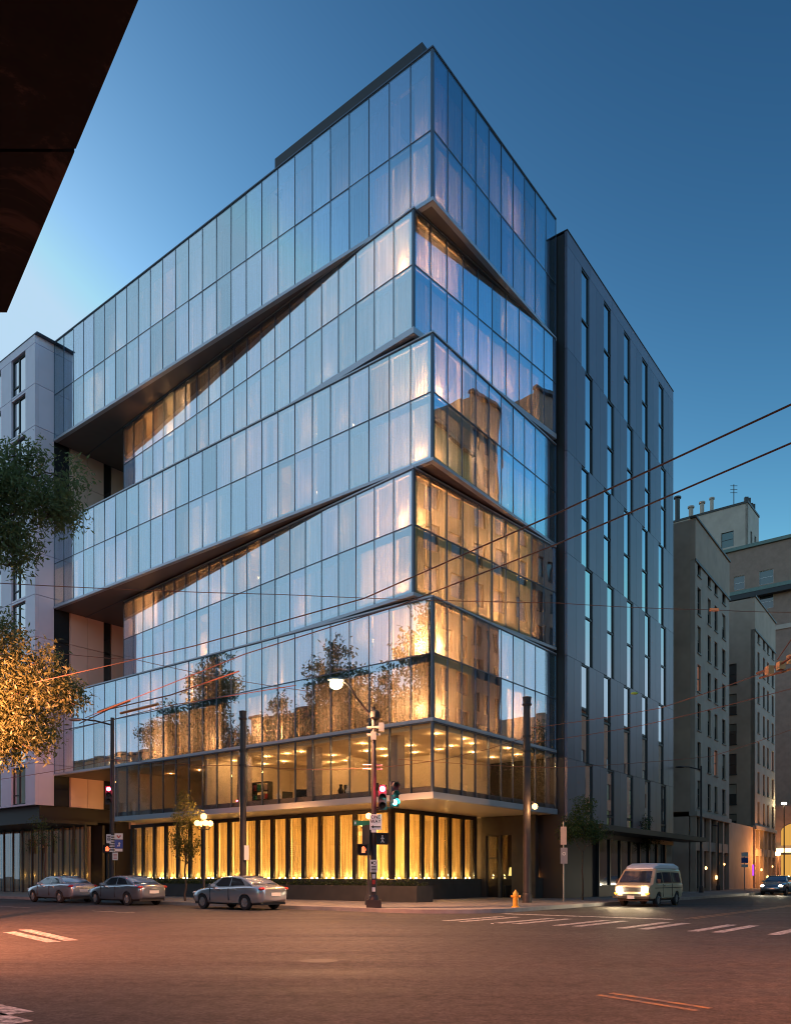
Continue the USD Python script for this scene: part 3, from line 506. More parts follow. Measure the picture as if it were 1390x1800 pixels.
# ------------------------------------------------------------------ tan buildings with light court, brown brick block behind
def tan_block(k, label, P, at_len, cols, side):
    o = thing('plaster_office_block', label, 'building'); a = np.array([0.58, 0.8146]); Ft = Frame(P, a, np.array([-a[1], a[0]])); H = 29.3+EYE
    rows = [(27.1+EYE-3.2*i-2.25, 27.1+EYE-3.2*i) for i in range(7)]
    w = grid_wall(Ft, at_len, EYE+5.3, H-3.4, cols, rows, 0.4, TANL, 'front_wall', o, sill=True, blind=0.35, lit=((3,4),) if side else ((0,3),(2,5)))
    q = MB(); Ft.hexa(q, 0.41, at_len, 0.41, 16, EYE+5.3, H-0.05); obj('building_body', q, TAN, o)
    q = MB(); Ft.hexa(q, -0.02, at_len+0.02, -0.03, 0.4, H-3.39, H); obj('parapet', q, TAN, o)
    q = MB(); Ft.hexa(q, -0.12, at_len+0.12, -0.14, 0.38, H, H+0.16); Ft.hexa(q, -0.08, at_len+0.08, -0.10, -0.035, H-3.55, H-3.35); obj('cornice', q, WINFRAME, o)
    Fq = flip(Ft); sw = MB()
    if side: grid_wall(Fq, 15.8, EYE+5.3, H-0.05, [(1.8, 4.2), (7.0, 9.4)], [(22.6+EYE-3.2*i-2.2, 22.6+EYE-3.2*i) for i in range(6)], 0.4, TAN, 'side_wall', o, sill=True, blind=0.6)
    else: Fq.hexa(sw, 0.41, 15.8, 0.0, 0.4, EYE+5.3, H-0.05); obj('side_wall', sw, TAN, o)
    q = MB(); Ft.hexa(q, -0.15, at_len+0.1, -0.2, 0.45, EYE+4.9, EYE+5.28); obj('belt_course', q, TANL, o)
    pod = MB(); n = int(at_len/2.2)
    for j in range(n+1): Ft.hexa(pod, j*at_len/n-(0.25 if j else 0), j*at_len/n+(0.25 if j < n else 0), -0.05, 0.4, 0.1, EYE+4.89)
    for j in range(n): Ft.hexa(pod, j*at_len/n+0.25, (j+1)*at_len/n-0.25, 0.0, 0.35, EYE+2.1, EYE+2.9)
    Ft.hexa(pod, 0.0, at_len, 0.5, 16, 0.1, EYE+4.89); pd = obj('podium', pod, TAN, o)
    for j in range(n):
        q = MB(); Ft.hexa(q, j*at_len/n+0.26, (j+1)*at_len/n-0.26, 0.28, 0.32, 0.4, EYE+2.09); obj('shop_window', q, DARKGLASS, pd)
        q = MB(); Ft.hexa(q, j*at_len/n+0.26, (j+1)*at_len/n-0.26, 0.28, 0.32, EYE+2.91, EYE+4.85); obj('pane', q, DARKGLASS, pd)
    for i, (f, z, s_) in enumerate(((0.25,1.2,.1),(0.55,0.4,.12),(0.8,1.6,.07))):
        x, y, z = Ft.p(at_len*f, -0.12, z); q = MB(); q.sphere((x,y,z+0.9), (s_,s_,s_*1.6), 1); obj('wall_lamp', q, E_GLOBE, pd)
    return o, Ft
tan_block(0, 'tan plastered office block with paired windows next to the slate building', (24.5, 65.6), 11.5, [(0.7,1.7),(3.9,4.9),(6.2,7.2),(8.9,10.1)], False)
tan_block(1, 'farther tan office block with wide shaded windows on its side wall', (37.7, 84.2), 11.0, [(1.4,2.4),(4.2,5.2),(6.4,7.4),(9.0,10.2)], True)
lk = MB(); a_ = np.array([0.58, 0.8146]); Fk = Frame((24.5, 65.6), a_, np.array([-a_[1], a_[0]])); Fk.hexa(lk, 11.5, 22.8, 0.2, 9, 0.1, EYE+5.1); Fk.hexa(lk, 11.5, 22.8, 9.0, 16, 0.1, EYE+29.0)
lkw = tag(obj('court_link', lk, TAN), 'low tan podium joining the two plastered office blocks', 'building')
brick = thing('brick_apartment_block', 'big brown brick apartment block with white framed windows behind the tan offices', 'building')
B0 = np.array([53.6, 106.5]); Fw = Frame(B0, uL, uR); HB = 45.6+EYE
wcols = [(2.2+1.0, 4.0+1.0), (6.9, 8.3), (11.6, 12.9), (13.8, 15.1), (17.3, 18.6), (20.5, 22.0)]
brows = [(41.6+EYE-3.35*i-1.9, 41.6+EYE-3.35*i) for i in range(11)]
grid_wall(Fw, 26, 0.1, HB-0.5, wcols, brows, 0.35, BROWN, 'side_wall', brick, frame_m=WHITEW, blind=0.3, lit=((5,0),(1,4),(2,7),(4,5)))
q = MB(); Fw.hexa(q, 0.36, 26, 0.36, 22, 0.1, HB-0.6); obj('building_body', q, BROWN, brick)
q = MB(); Fw.hexa(q, 0.0, 0.35, 0.36, 22, 0.1, HB-0.5); obj('front_wall', q, BROWN, brick)
q = MB(); Fw.hexa(q, -0.3, 26, -0.3, 22, HB-0.45, HB); obj('roof_edge', q, COPPER, brick)
q = MB(); Fw.hexa(q, -0.9, 26, -0.9, -0.01, 39.0+EYE-0.9, 39.0+EYE-0.25); obj('cornice', q, BLACK, brick); q = MB(); Fw.hexa(q, -0.95, 26, -0.95, -0.01, 39.0+EYE-0.24, 39.0+EYE+0.25); obj('cornice', q, COPPER, brick)
q = MB(); Fw.hexa(q, -0.2, 26, -0.15, -0.01, 33.2+EYE, 33.8+EYE); obj('belt_course', q, TANL, brick)
FP = Frame((49.6, 113.0), uL, uR)                                     # lift and water-tank house on its roof
grid_wall(FP, 12.5, HB-0.5, 52.6+EYE, [(1.9, 3.6), (5.4, 7.0), (9.5, 10.9)], [(47.0+EYE, 49.2+EYE)], 0.3, TANL, 'penthouse_wall', brick, frame_m=WINFRAME)
q = MB(); FP.hexa(q, 0.31, 12.5, 0.31, 6.0, HB-0.5, 52.55+EYE); obj('penthouse_body', q, TANL, brick)
grid_wall(flip(FP), 6.0, HB-0.5, 52.6+EYE, [(1.5, 2.4), (3.6, 4.5)], [(47.0+EYE, 49.2+EYE)], 0.3, TANL, 'penthouse_wall', brick, frame_m=WINFRAME)
q = MB(); FP.hexa(q, -0.1, 12.6, -0.1, 6.1, 52.6+EYE, 52.9+EYE); obj('coping', q, WINFRAME, brick)
for t, h, r in ((8.2, 1.6, .32), (6.6, 1.8, .30), (5.2, 2.0, .26), (10.2, 3.6, .36)):
    x, y, z = FP.p(t, 1.0, 52.9+EYE); q = MB(); q.lathe([(r,0),(r,h),(r*1.5,h+.02),(r*1.5,h+.25),(0,h+.4)], (x,y,z), 12); obj('chimney_flue', q, WINFRAME if h > 3 else TANL, brick)
x, y, z = FP.p(2.2, 1.2, 52.9+EYE); q = MB(); q.tube([(x,y,z),(x,y,z+3.4)], 0.06, 6)
for h in (2.2, 2.7, 3.2): q.tube([(x-.5,y,z+h),(x+.5,y,z+h)], 0.04, 5)
obj('aerial', q, WINFRAME, brick)
for i in range(4):
    x, y, z = FP.p(0.3, 0.4+1.2*i, 52.9+EYE); q = MB(); q.box((x-.25,y-.2,z), (x+.25,y+.2,z+0.7+0.3*(i%2))); obj('roof_box', q, WINFRAME, brick)
ar = MB(); xa = at(1378, 1500, d=104.0); lit = thing('lit_corner_shop', 'glowing amber arched shop front at the far end of the right-hand street', 'building')
Fa = Frame((51.0, 102.5), uL, uR); q = MB(); Fa.hexa(q, -8, 2.6, 0.0, 3.0, 0.1, EYE+9.0); obj('building_body', q, BROWN, lit)
q = MB(); Fa.hexa(q, -4.0, 1.6, -0.05, -0.01, EYE+3.9, EYE+5.7); c_ = [Fa.p(-1.2+2.8*math.cos(u), -0.05, EYE+5.7+1.2*math.sin(u)) for u in np.linspace(0, math.pi, 13)]; q.add(c_+[Fa.p(-1.2,-0.05,EYE+5.7)], [[i, i+1, 13] for i in range(12)]); obj('arched_window', q, E_WARM, lit)
q = MB(); Fa.hexa(q, -4.0, 1.6, -0.05, -0.01, EYE-0.8, EYE+2.7); obj('shop_window', q, E_WARM, lit)
q = MB(); Fa.hexa(q, -4.4, 2.0, -0.9, -0.06, EYE+3.0, EYE+3.5); obj('lit_awning', q, E_TUBE, lit); lamp(lit, Fa.p(-1.0, -2.0, EYE+2.5), 400.0, ORANGE, 0.2)
q = MB()
for t in (-2.1, -0.2): Fa.hexa(q, t-0.08, t+0.08, -0.12, -0.055, EYE-0.8, EYE+2.7)
Fa.hexa(q, -4.1, 1.7, -0.14, -0.055, EYE+2.7, EYE+2.95); obj('window_bars', q, BLACK, lit)

# ------------------------------------------------------------------ overhanging building corner above the camera, top left
ov = thing('overhanging_canopy', 'dark brown building overhang cutting into the top left corner of the sky', 'canopy')
e0, e1 = at(243, 0, d=None, z=EYE+4.0), at(12, 549, z=EYE+4.0); ed = (e1-e0)[:2]/np.linalg.norm((e1-e0)[:2])
Fo = Frame(e1[:2], -ed, np.array([-ed[1], ed[0]]) if (-ed[1]) < 0 else np.array([ed[1], -ed[0]]))
Fo2 = Frame(e1[:2], -ed, np.array([-1.0, 0.0]))
OVM = mat('stained_overhang', {'g': ('geometry', {}), 'n': ('noise_texture', {'scale': 0.9, 'detail': 7.0, 'roughness': 0.7, 'distortion': 1.2}), 'r': ('rgb_ramp', {'ramp': [(0.45, (0.018, 0.012, 0.012)), (0.55, (0.03, 0.02, 0.018)), (0.62, (0.14, 0.085, 0.07))]}), 'p': ('principled_bsdf', {'roughness': 0.8})}, [('g.position','n.vector'),('n.fac','r.fac'),('r.color','p.base_color')])
s0 = np.linalg.norm(at(140, 268, z=EYE+4.0)[:2]-e1[:2])
q = MB(); Fo2.hexa(q, 0.0, s0-0.012, 0.0, 5.0, EYE+4.0, EYE+4.7); obj('soffit_slab', q, OVM, ov)
q = MB(); Fo2.hexa(q, s0+0.012, 12.0, 0.0, 5.0, EYE+4.0, EYE+4.7); obj('soffit_slab', q, OVM, ov)
q = MB(); Fo2.hexa(q, 0.02, 11.9, 0.05, 5.0, EYE+4.72, EYE+9.0); obj('upper_wall', q, OVM, ov); q = MB(); Fo2.hexa(q, 2.5, 12.0, 3.6, 5.0, 0.0, EYE+3.98); obj('street_wall', q, OVM, ov)

# ------------------------------------------------------------------ blocks around the crossing that the glass reflects
def block(label, fr, length, depth, h, wall, n, bw, lit=0.0):
    o = thing('city_block', label, 'building'); q = MB(); fr.hexa(q, 0, length, 0.3, depth, 0.0, h-0.3); obj('building_body', q, wall, o)
    st = length/n; rows = [(4.6+3.5*i, 6.7+3.5*i) for i in range(int((h-6)/3.5))]; mb = MB(); wm = MB()
    xs = [st*(i+.5)-bw/2 for i in range(n)]
    fr.hexa(mb, 0, length, 0.0, 0.3, h-0.9, h); e = [0]+[c for x in xs for c in (x, x+bw)]+[length]
    for i in range(0, len(e), 2): fr.hexa(mb, e[i], e[i+1], 0.0, 0.3, 0.0, h-0.9)
    zz = [0.0]+[c for r in rows for c in r]+[h-0.9]
    for x in xs:
        for i in range(0, len(zz), 2): fr.hexa(mb, x, x+bw, 0.0, 0.3, zz[i], zz[i+1])
        for r in rows: fr.hexa(wm, x, x+bw, 0.2, 0.26, r[0], r[1])
    obj('street_wall', mb, wall, o); w = obj('windows', wm, DARKGLASS, o); tag(w, kind='stuff'); q = MB(); fr.hexa(q, -0.2, length+0.2, -0.35, 0.3, h, h+0.3); obj('cornice', q, WINFRAME, o)
    return o
YELLOW = plain('ochre_plaster', (0.42, 0.29, 0.10), 0.8, var=0.15); 
Fx = Frame(GRID.p(-20.5, 12, 0)[:2], GRID.b, -GRID.a); block('ochre office block across the right-hand street, mirrored in the glass', Fx, 23.5, 18, 42.0, YELLOW, 8, 1.5)
Fx = Frame(GRID.p(-24, 41, 0)[:2], GRID.b, -GRID.a); block('slim brown tower beyond the ochre block, mirrored in the glass', Fx, 5.5, 6, 52.0, BROWN, 3, 1.0)
Fx = Frame(GRID.p(-20.5, 48, 0)[:2], GRID.b, -GRID.a); block('low brown block farther along the right-hand street, mirrored in the glass', Fx, 11, 18, 13.0, BROWN, 4, 1.5)
Fx = Frame(GRID.p(-20.5, 60, 0)[:2], GRID.b, -GRID.a); block('tan block far along the right-hand street, mirrored in the slot windows', Fx, 60, 18, 22.0, TAN, 20, 1.6)
for i, (t0, L_, h, m, lab) in enumerate(((12, 13, 12.0, BROWN, 'low brown brick block across the left-hand street, mirrored in the glass'), (26, 16, 17.5, TAN, 'taller tan block across the left-hand street, mirrored in the glass'),
        (43, 14, 11.5, BROWN, 'flat roofed brown block farther along the left-hand street, mirrored in the glass'), (58, 40, 16.0, TAN, 'long tan block far along the left-hand street, mirrored in the glass'))):
    Fx = Frame(GRID.p(t0, -26.5, 0)[:2], GRID.a, -GRID.b); block(lab, Fx, L_, 16, h, m, int(L_/2.6), 1.3)
Fx = Frame((-34, -9), (1.0, 0.0), (0.0, -1.0)); block('brown block behind the photographer across the crossing', Fx, 70, 14, 14.0, BROWN, 24, 1.4)

# ------------------------------------------------------------------ trees and hedge
def leaf_cloud(blobs, n, size, clump=0.35, per=14, droop=0.3, aspect=0.4):
    V, F = [], []; k = 0
    vol = np.array([np.prod(b[1]) for b in blobs]); vol = vol/vol.sum()
    for (c, r), w in zip(blobs, vol):
        m = max(1, int(n*w/per)); u = rng.normal(size=(m,3)); u /= np.linalg.norm(u, axis=1, keepdims=True); u *= (rng.random((m,1))**0.45)
        cc = np.asarray(c) + u*np.asarray(r)
        for q in cc:
            ax = rng.normal(size=3); ax[2] -= droop; ax /= np.linalg.norm(ax)
            for _ in range(per):
                p = q + ax*rng.uniform(-1,1)*clump + rng.normal(size=3)*clump*0.35
                d = ax*0.6 + rng.normal(size=3)*0.7; d[2] -= droop; d /= np.linalg.norm(d); s_ = np.cross(d, rng.normal(size=3)); s_ /= np.linalg.norm(s_)+1e-9
                L = size*rng.uniform(.6,1.3); W = L*aspect
                V += [p, p+d*L*.5+s_*W*.5, p+d*L, p+d*L*.5-s_*W*.5]; F.append([k,k+1,k+2,k+3]); k += 4
    return MB().add(V, F)
def bend(a, b, n=6, sag=0.0, j=0.1):
    a, b = np.asarray(a, float), np.asarray(b, float); t = np.linspace(0,1,n)[:,None]; p = a+(b-a)*t
    p[1:-1] += rng.normal(size=(n-2,3))*j; p[:,2] += sag*4*(t*(1-t))[:,0]; return p
def tree(label, base, h_trunk, blobs, n, size, r, leaf=LEAF, group=None, clump=0.35, per=14, name='street_tree', aspect=0.4):
    base = np.asarray(base, float); o = thing(name, label, 'tree', base, 0, group); bl = [(np.asarray(c)-base, rr) for c, rr in blobs]
    tb = MB(); top = np.array([0,0,h_trunk]); tb.tube(bend((0,0,-0.05), top, 6, 0, r*0.4), np.linspace(r, r*.6, 6), 9)
    obj('trunk', tb, BARK, o, smooth=50); lb = MB()
    for c, rr in bl:
        s0 = np.array([0,0,min(h_trunk*.98, max(c[2]-rr[2]*.7, h_trunk*.3))]); lb.tube(bend(s0, c, 6, 0.1, 0.12), np.linspace(r*.5, r*.12, 6), 7)
        for _ in range(4):
            u = rng.normal(size=3); u /= np.linalg.norm(u); lb.tube(bend(c*.8+s0*.2, c+u*np.asarray(rr)*.8, 5, 0.05, 0.08), np.linspace(r*.2, r*.05, 5), 5)
    obj('branches', lb, BARK, o, smooth=50); c = obj('crown', leaf_cloud(bl, n, size, clump, per, aspect=aspect), leaf, o); tag(c, kind='stuff'); return o
D = 23.0
B = lambda px, py, rx, ry, d=D, rz=None: (at(px, py, d=d), (rx*d/FPX, (rz or rx)*d/FPX, ry*d/FPX))
tree('big leafy street tree reaching into the picture at the left edge, lower boughs lit orange', (at(-95, 1540, d=D)[0], D, 0), 13.0,
    [B(18,835,48,62), B(75,880,50,45), B(128,838,22,38), B(-30,900,60,80), B(30,950,45,42), B(112,905,38,34), B(38,990,26,20), B(60,800,26,30),
     B(5,1130,42,55), B(-30,1230,70,90), B(45,1205,45,60), B(100,1215,42,42), B(40,1275,60,40), B(80,1160,26,34), B(128,1225,24,30), B(10,1320,36,30), B(70,1305,36,26)],
    36000, 0.16, 0.10, AUTUMN, clump=0.30, per=12, name='left_street_tree', aspect=0.3)
p = GRID.p(12.85, -3.9, 0.15)
tree('slender young tree with green leaves before the amber curtains', p, 1.9, [((p[0],p[1],3.1),(.75,.75,.95)), ((p[0]+.1,p[1],4.5),(.85,.85,.75)), ((p[0]-.45,p[1],3.3),(.5,.6,.6)), ((p[0]+.5,p[1],2.9),(.55,.5,.5)), ((p[0],p[1],5.4),(.45,.45,.55))], 3600, 0.12, 0.06, LEAFY, clump=.22, per=10, name='young_tree')
for px, py, d, lab, w in ((1024, 1584, 43.0, 'thin trunked young tree beside the hotel entrance on the right pavement', 1.0), (1122, 1572, 56.0, 'farther young tree standing before the slate building', 1.25)):
    b = at(px, None, d=d); z0 = 0.15; x, y = b[0], b[1]
    tree(lab, (x, y, z0), 2.6, [((x-.2,y,z0+4.0),(.9*w,.9*w,.8*w)), ((x+.7,y+.2,z0+3.7),(.7*w,.7*w,.55*w)), ((x-.8,y,z0+3.6),(.6*w,.6*w,.5*w)), ((x+.1,y,z0+5.0),(.6*w,.6*w,.6*w))], 5200, 0.13, 0.05, LEAF, clump=.25, per=10, name='young_tree')
p = at(80, None, d=47.0)
tree('sparse small tree before the grey clad building at the left', (p[0], p[1], .15), 2.9, [((p[0]-.3,p[1],4.2),(.7,.7,.9)), ((p[0]+.3,p[1],3.7),(.6,.6,.6)), ((p[0]-.6,p[1],3.4),(.6,.6,.6))], 900, 0.12, 0.06, LEAF, clump=.3, per=6, name='young_tree')
# tall trees across the left street: the glass mirrors them
q0 = GRID.p(20, -22, 0); big = tree('tall street tree across the left-hand street, mirrored in the lower glass', q0, 7.0,
    [((q0[0]+a,q0[1]+b,c),(r,r,r*.8)) for a,b,c,r in ((0,0,9,2.6),(1.6,.6,11,2.2),(-1.5,.4,11.5,2.3),(0.2,-1,13.5,2.2),(-.6,1.2,15.3,1.8),(1.1,.2,15.8,1.6),(.2,.4,17.6,1.2))], 15000, 0.34, 0.22, LEAF, clump=.5, per=14, name='tall_street_tree', group='tall trees across the left-hand street, mirrored in the glass')
for i, (t, s_, sc, w) in enumerate(((15.0,-21.5,1.25,'nearest the photographer'),(25.5,-22,1.2,'before the tan block'),(33,-22,1.0,'second past the tan block'),(43,-22,1.3,'behind the flat roofed block'),(49,-21.5,1.05,'farthest along the row'))): dup(big, GRID.p(t, s_, 0), 70*i+40, 'tall tree across the left-hand street '+w+', mirrored in the glass', scale=sc)
q0 = GRID.p(-19, 47, 0); dup(big, q0, 200, 'taller tree across the right-hand street, mirrored in the lowest box', 'tall trees across the right-hand street, mirrored in the glass', .95); dup(big, GRID.p(-19, 40, 0), 15, 'tall street tree across the right-hand street, mirrored in the glass', 'tall trees across the right-hand street, mirrored in the glass', .8)
# planter with a clipped hedge along the plinth
pl = thing('hedge_planter', 'dark planter with a low ragged hedge under the amber windows', 'planter')
q = MB(); GRID.hexa(q, 1.9, 26.5, 1.35, 1.5, 0.15, 0.95); GRID.hexa(q, 1.9, 2.05, 1.5, 2.7, 0.15, 0.95); obj('planter_wall', q, DARKSTONE, pl)
q = MB(); GRID.hexa(q, 2.06, 26.5, 1.51, 2.68, 0.2, 0.85); obj('soil', q, plain('soil', (.03,.022,.016), .9), pl)
hb = [(np.array(GRID.p(t, 2.0, 0.98)), (.55,.35,.22)) for t in np.arange(2.4, 26.4, .8)]; tag(obj('hedge', leaf_cloud(hb, 9000, 0.11, .16, 8, -.6), HEDGE, pl), kind='stuff')

# ------------------------------------------------------------------ poles, lamps, signals, signs
def round_pole(o, h, r0, r1, base=None, m=POLE, name='pole'):
    q = MB(); q.tube([(0,0,0),(0,0,h)], [r0, r1], 14); obj(name, q, m, o, smooth=40)
    if base: q = MB(); q.lathe([(base,0),(base,.35),(base*.75,.5),(r0*1.05,.52)], (0,0,0), 16); obj('pole_base', q, m, o, smooth=40)
def world_dir(o, px): pass
cx = np.array([1.0,0,0])
def trolley_pole(label, base, h, r, extra=True):
    o = thing('trolley_pole', label, 'pole', base, 0); round_pole(o, h, r, r*.85, r*1.25)
    q = MB(); q.lathe([(r*1.1,h-.42),(r*1.25,h-.36),(r*1.1,h-.3),(r*.95,h-.28),(r*1.15,h),(0,h+.06)], (0,0,0), 14); obj('pole_cap', q, POLE, o, smooth=40)
    for z in (h-1.9, h-2.6): q = MB(); q.lathe([(r*.9,z-.05),(r*1.12,z-.05),(r*1.12,z+.05),(r*.9,z+.05)], (0,0,0), 14); obj('wire_clamp', q, IRON, o)
    return o
p1 = (at(926, d=38.6)[0], 38.6, 0.15); t1 = trolley_pole('dark round trolley wire pole beside the orange hydrant', p1, 9.9, 0.19)
p2 = (at(427, d=38.5)[0], 38.5, 0.15); t2 = trolley_pole('dark round trolley wire pole behind the nearest parked sedan', p2, 9.2, 0.165)
q = MB(); q.box((.10,-.24,2.05),(.32,-.20,2.75)); obj('notice', q, SIGNW, t2)
x, y, z = (0.42, -.25, 5.0); q = MB(); q.lathe([(0,.16),(.11,.1),(.15,0),(.11,-.1),(0,-.16)], (0.34,-.22,4.62), 12); obj('lantern', q, E_GLOBE, t1, smooth=40); lamp(t1, (0.34,-.6,4.5), 40, WARM, .08)
q = MB(); q.tube([(0,0,4.9),(.34,-.22,4.8)], .03, 6); obj('lantern_arm', q, POLE, t1)

def signal_head(o, c, yaw, lit, n=3, name='signal_head'):
    """Traffic signal: box, visors, lenses. yaw: the way it faces (degrees, 0 = +x)."""
    R = np.array([[math.cos(yaw), -math.sin(yaw), 0],[math.sin(yaw), math.cos(yaw), 0],[0,0,1]]); c = np.asarray(c, float)
    q = MB(); q.box((-.1,-.17,-.17*n),( .06,.17,.17*n))
    h = obj(name, q.move(R, c), TRIM, o)
    for i in range(n):
        z = .34*((n-1)/2-i); v = MB(); th = np.linspace(-.35, math.pi+.35, 12)
        ring = [(d, .14*math.cos(u), z+.14*math.sin(u)) for d in (.06, .27) for u in th]; v.add(ring, [[j,j+1,12+j+1,12+j] for j in range(11)]); obj('visor', v.move(R, c), TRIM, h)
        m = lit[i] if lit[i] else (SIGNK); g = MB(); g.lathe([(0,.035),(.07,.028),(.115,0)], (0,0,0), 16)
        g.move(np.array([[0,0,1.],[0,1,0],[-1,0,0]]), (.062,0,z)); obj('lens', g.move(R, c), m, h, smooth=40)
    return h
def ped_head(o, c, yaw, lit):
    R = np.array([[math.cos(yaw), -math.sin(yaw), 0],[math.sin(yaw), math.cos(yaw), 0],[0,0,1]])
    q = MB(); q.box((-.12,-.23,-.23),(.06,.23,.23)); h = obj('walk_signal', q.move(R, c), TRIM, o)
    q = MB(); q.box((.06,-.25,.2),(.2,.25,.24)); q.box((.06,-.25,-.2),(.16,-.22,.2)); q.box((.06,.22,-.2),(.16,.25,.2)); obj('visor', q.move(R, c), TRIM, h)
    g = MB()
    if lit == 'hand':
        g.box((.062,-.09,-.13),(.07,.07,.0))
        for i, (y, l) in enumerate(((-.075,.10),(-.035,.14),(.005,.14),(.045,.11))): g.box((.062,y-.015,.0),(.07,y+.015,l))
        g.hexa([(.062,.06,-.1),(.07,.06,-.1),(.07,.12,.0),(.062,.12,.0),(.062,.06,-.04),(.07,.06,-.04),(.07,.12,.05),(.062,.12,.05)]); obj('hand_symbol', g.move(R, c), E_HAND, h)
    else:
        g.sphere((.066,0,.12),(.006,.035,.035),1)
        for a, b in (((0,.08),(0,-.03)),((0,.06),(.07,0)),((0,.06),(-.06,.0)),((0,-.03),(.06,-.15)),((0,-.03),(-.05,-.15))): g.tube([(.066,a[0],a[1]),(.066,b[0],b[1])], .018, 5)
        obj('walking_symbol', g.move(R, c), SIGNW, h)
def to_cam(p): return math.atan2(-p[1], -p[0])
def plate(o, c, w, h, yaw, m, name='sign', items=()):
    """A flat sign facing yaw; items: (text or shape, size, x, z, material)."""
    R = np.array([[math.cos(yaw), -math.sin(yaw), 0],[math.sin(yaw), math.cos(yaw), 0],[0,0,1]])
    q = MB(); q.box((-.006,-w/2,-h/2),(.0,w/2,h/2)); s_ = obj(name, q.move(R, c), m, o)
    for it in items:
        kind = it[0]
        if kind == 'text':
            tm = meshkit.text_mesh(it[1], it[2], 0.004, bold=True); v = np.array(tm.vertices); v[:,0] -= (v[:,0].max()+v[:,0].min())/2
            v = np.stack([v[:,2]+.0005, v[:,0]+it[3], v[:,1]+it[4]], 1); mb = MB().add(v, tm.faces); obj('lettering', mb.move(R, c), it[5], s_)
        elif kind == 'poly':
            pg = np.array(it[1]); tm = trimesh.creation.extrude_polygon(Polygon(pg), .004, engine='earcut'); v = np.array(tm.vertices); v = np.stack([v[:,2]+.0005, v[:,0], v[:,1]], 1)
            obj('marking', MB().add(v, tm.faces).move(R, c), it[2], s_)
        elif kind == 'ring':
            g = Polygon([(it[2]+it[1]*math.cos(a), it[3]+it[1]*math.sin(a)) for a in np.linspace(0,6.28,28)[:-1]]); g = g.difference(g.buffer(-it[1]*.28)); tm = trimesh.creation.extrude_polygon(g, .004, engine='earcut')
            v = np.array(tm.vertices); v = np.stack([v[:,2]+.0005, v[:,0], v[:,1]], 1); obj('marking', MB().add(v, tm.faces).move(R, c), it[4], s_)
    return s_
rect = lambda x, z, w, h: [(x-w/2,z-h/2),(x+w/2,z-h/2),(x+w/2,z+h/2),(x-w/2,z+h/2)]

# corner signal pole with street lamp arm
SB = np.array([at(657, d=32.5)[0], 32.5, 0.15]); sp_ = thing('signal_pole', 'crowded traffic signal pole at the kerb corner with lamp arm, signs and red light', 'traffic signal', SB, 0)
PX = 32.5/FPX; X = lambda px: (px-657)*PX; Z = lambda py: (1540-py)*PX + EYE - .15
round_pole(sp_, Z(1244), .125, .085, .22); yaw = to_cam(SB)
q = MB(); q.tube([(0,0,Z(1262)),(-.25,-.05,Z(1252)),(-.75,-.2,Z(1225)),(-1.0,-.3,Z(1208)),(-1.32,-.38,Z(1198))], [.05,.05,.045,.04,.04], 8); obj('lamp_arm', q, POLE, sp_, smooth=40)
q = MB(); q.sphere((-1.50,-.42,Z(1199)),(.36,.15,.085),2); obj('lamp_head', q, POLEG, sp_, smooth=True); q = MB(); q.sphere((-1.50,-.45,Z(1208)),(.26,.17,.19),2); obj('lamp_bowl', q, E_LAMP, sp_, smooth=True)
LAMP_MAIN = spot(sp_, (-1.5,-.47,Z(1203)-.48), (0,-.15,-1), 2600.0, (1.0,.45,.21), 72.0, .1)
q = MB(); q.lathe([(.13,-.16),(.2,-.1),(.2,.12),(.1,.2),(0,.22)], (.05,-.05,Z(1258)), 12); obj('pole_clamp', q, IRON, sp_, smooth=40)
for z in (Z(1279), Z(1292)): q = MB(); q.box((-.28,-.09,z-.04),(.26,.09,z+.04)); obj('bracket', q, POLEG, sp_)
q = MB(); q.box((.2,-.2,Z(1287)),(.42,.06,Z(1272))); obj('camera_box', q, POLEG, sp_); q = MB(); q.box((-.12,-.2,Z(1302)),(.1,-.1,Z(1288))); obj('junction_box', q, POLEG, sp_)
for z in (Z(1345), Z(1352)): q = MB(); q.tube([(-.45,0,z),(.35,0,z)], .03, 6); obj('cross_arm', q, POLEG, sp_)
q = MB(); q.tube([(0,0,Z(1400)),(.34,-.05,Z(1400))], .03, 6); q.tube([(0,0,Z(1420)),(.8,.05,Z(1420))], .03, 6); obj('signal_bracket', q, POLE, sp_)
signal_head(sp_, (.35,-.1,Z(1388)-.34), yaw, [E_RED,None,None]); lamp(sp_, (.33,-.55,Z(1388)), 26.0, (1,.04,.08), .05)
signal_head(sp_, (.83,.05,Z(1411)+.34), yaw+.35, [None,None,E_GRN]); lamp(sp_, (.8,-.5,Z(1411)), 8.0, (.1,.9,.8), .05)
signal_head(sp_, (-.27,0,Z(1473)), yaw+2.6, [None,None,None])
arrow = [(-.2,-.02),(-.09,-.085),(-.09,-.045),(.2,-.045),(.2,.005),(-.09,.005),(-.09,.045)]
plate(sp_, (.08,-.16,Z(1446)), .48, .62, yaw, SIGNW, 'one_way_sign', [('text','ONE',.13,0,.14,SIGNK),('text','WAY',.13,0,-.03,SIGNK),('poly',[(x,z-.17) for x,z in arrow],SIGNK)])
plate(sp_, (-.45,-.08,Z(1447.5)), .74, .2, yaw+.12, SIGNG, 'street_name_sign', [('poly',rect(-.3,0,.05,.1),SIGNW)])
plate(sp_, (.0,-.17,Z(1462)), .2, .1, yaw, SIGNW, 'small_sign')
ped_head(sp_, (.34,-.1,Z(1475.5)), yaw+.1, 'walk'); ped_head(sp_, (-.38,-.1,Z(1494.5)), yaw-.55, 'hand')
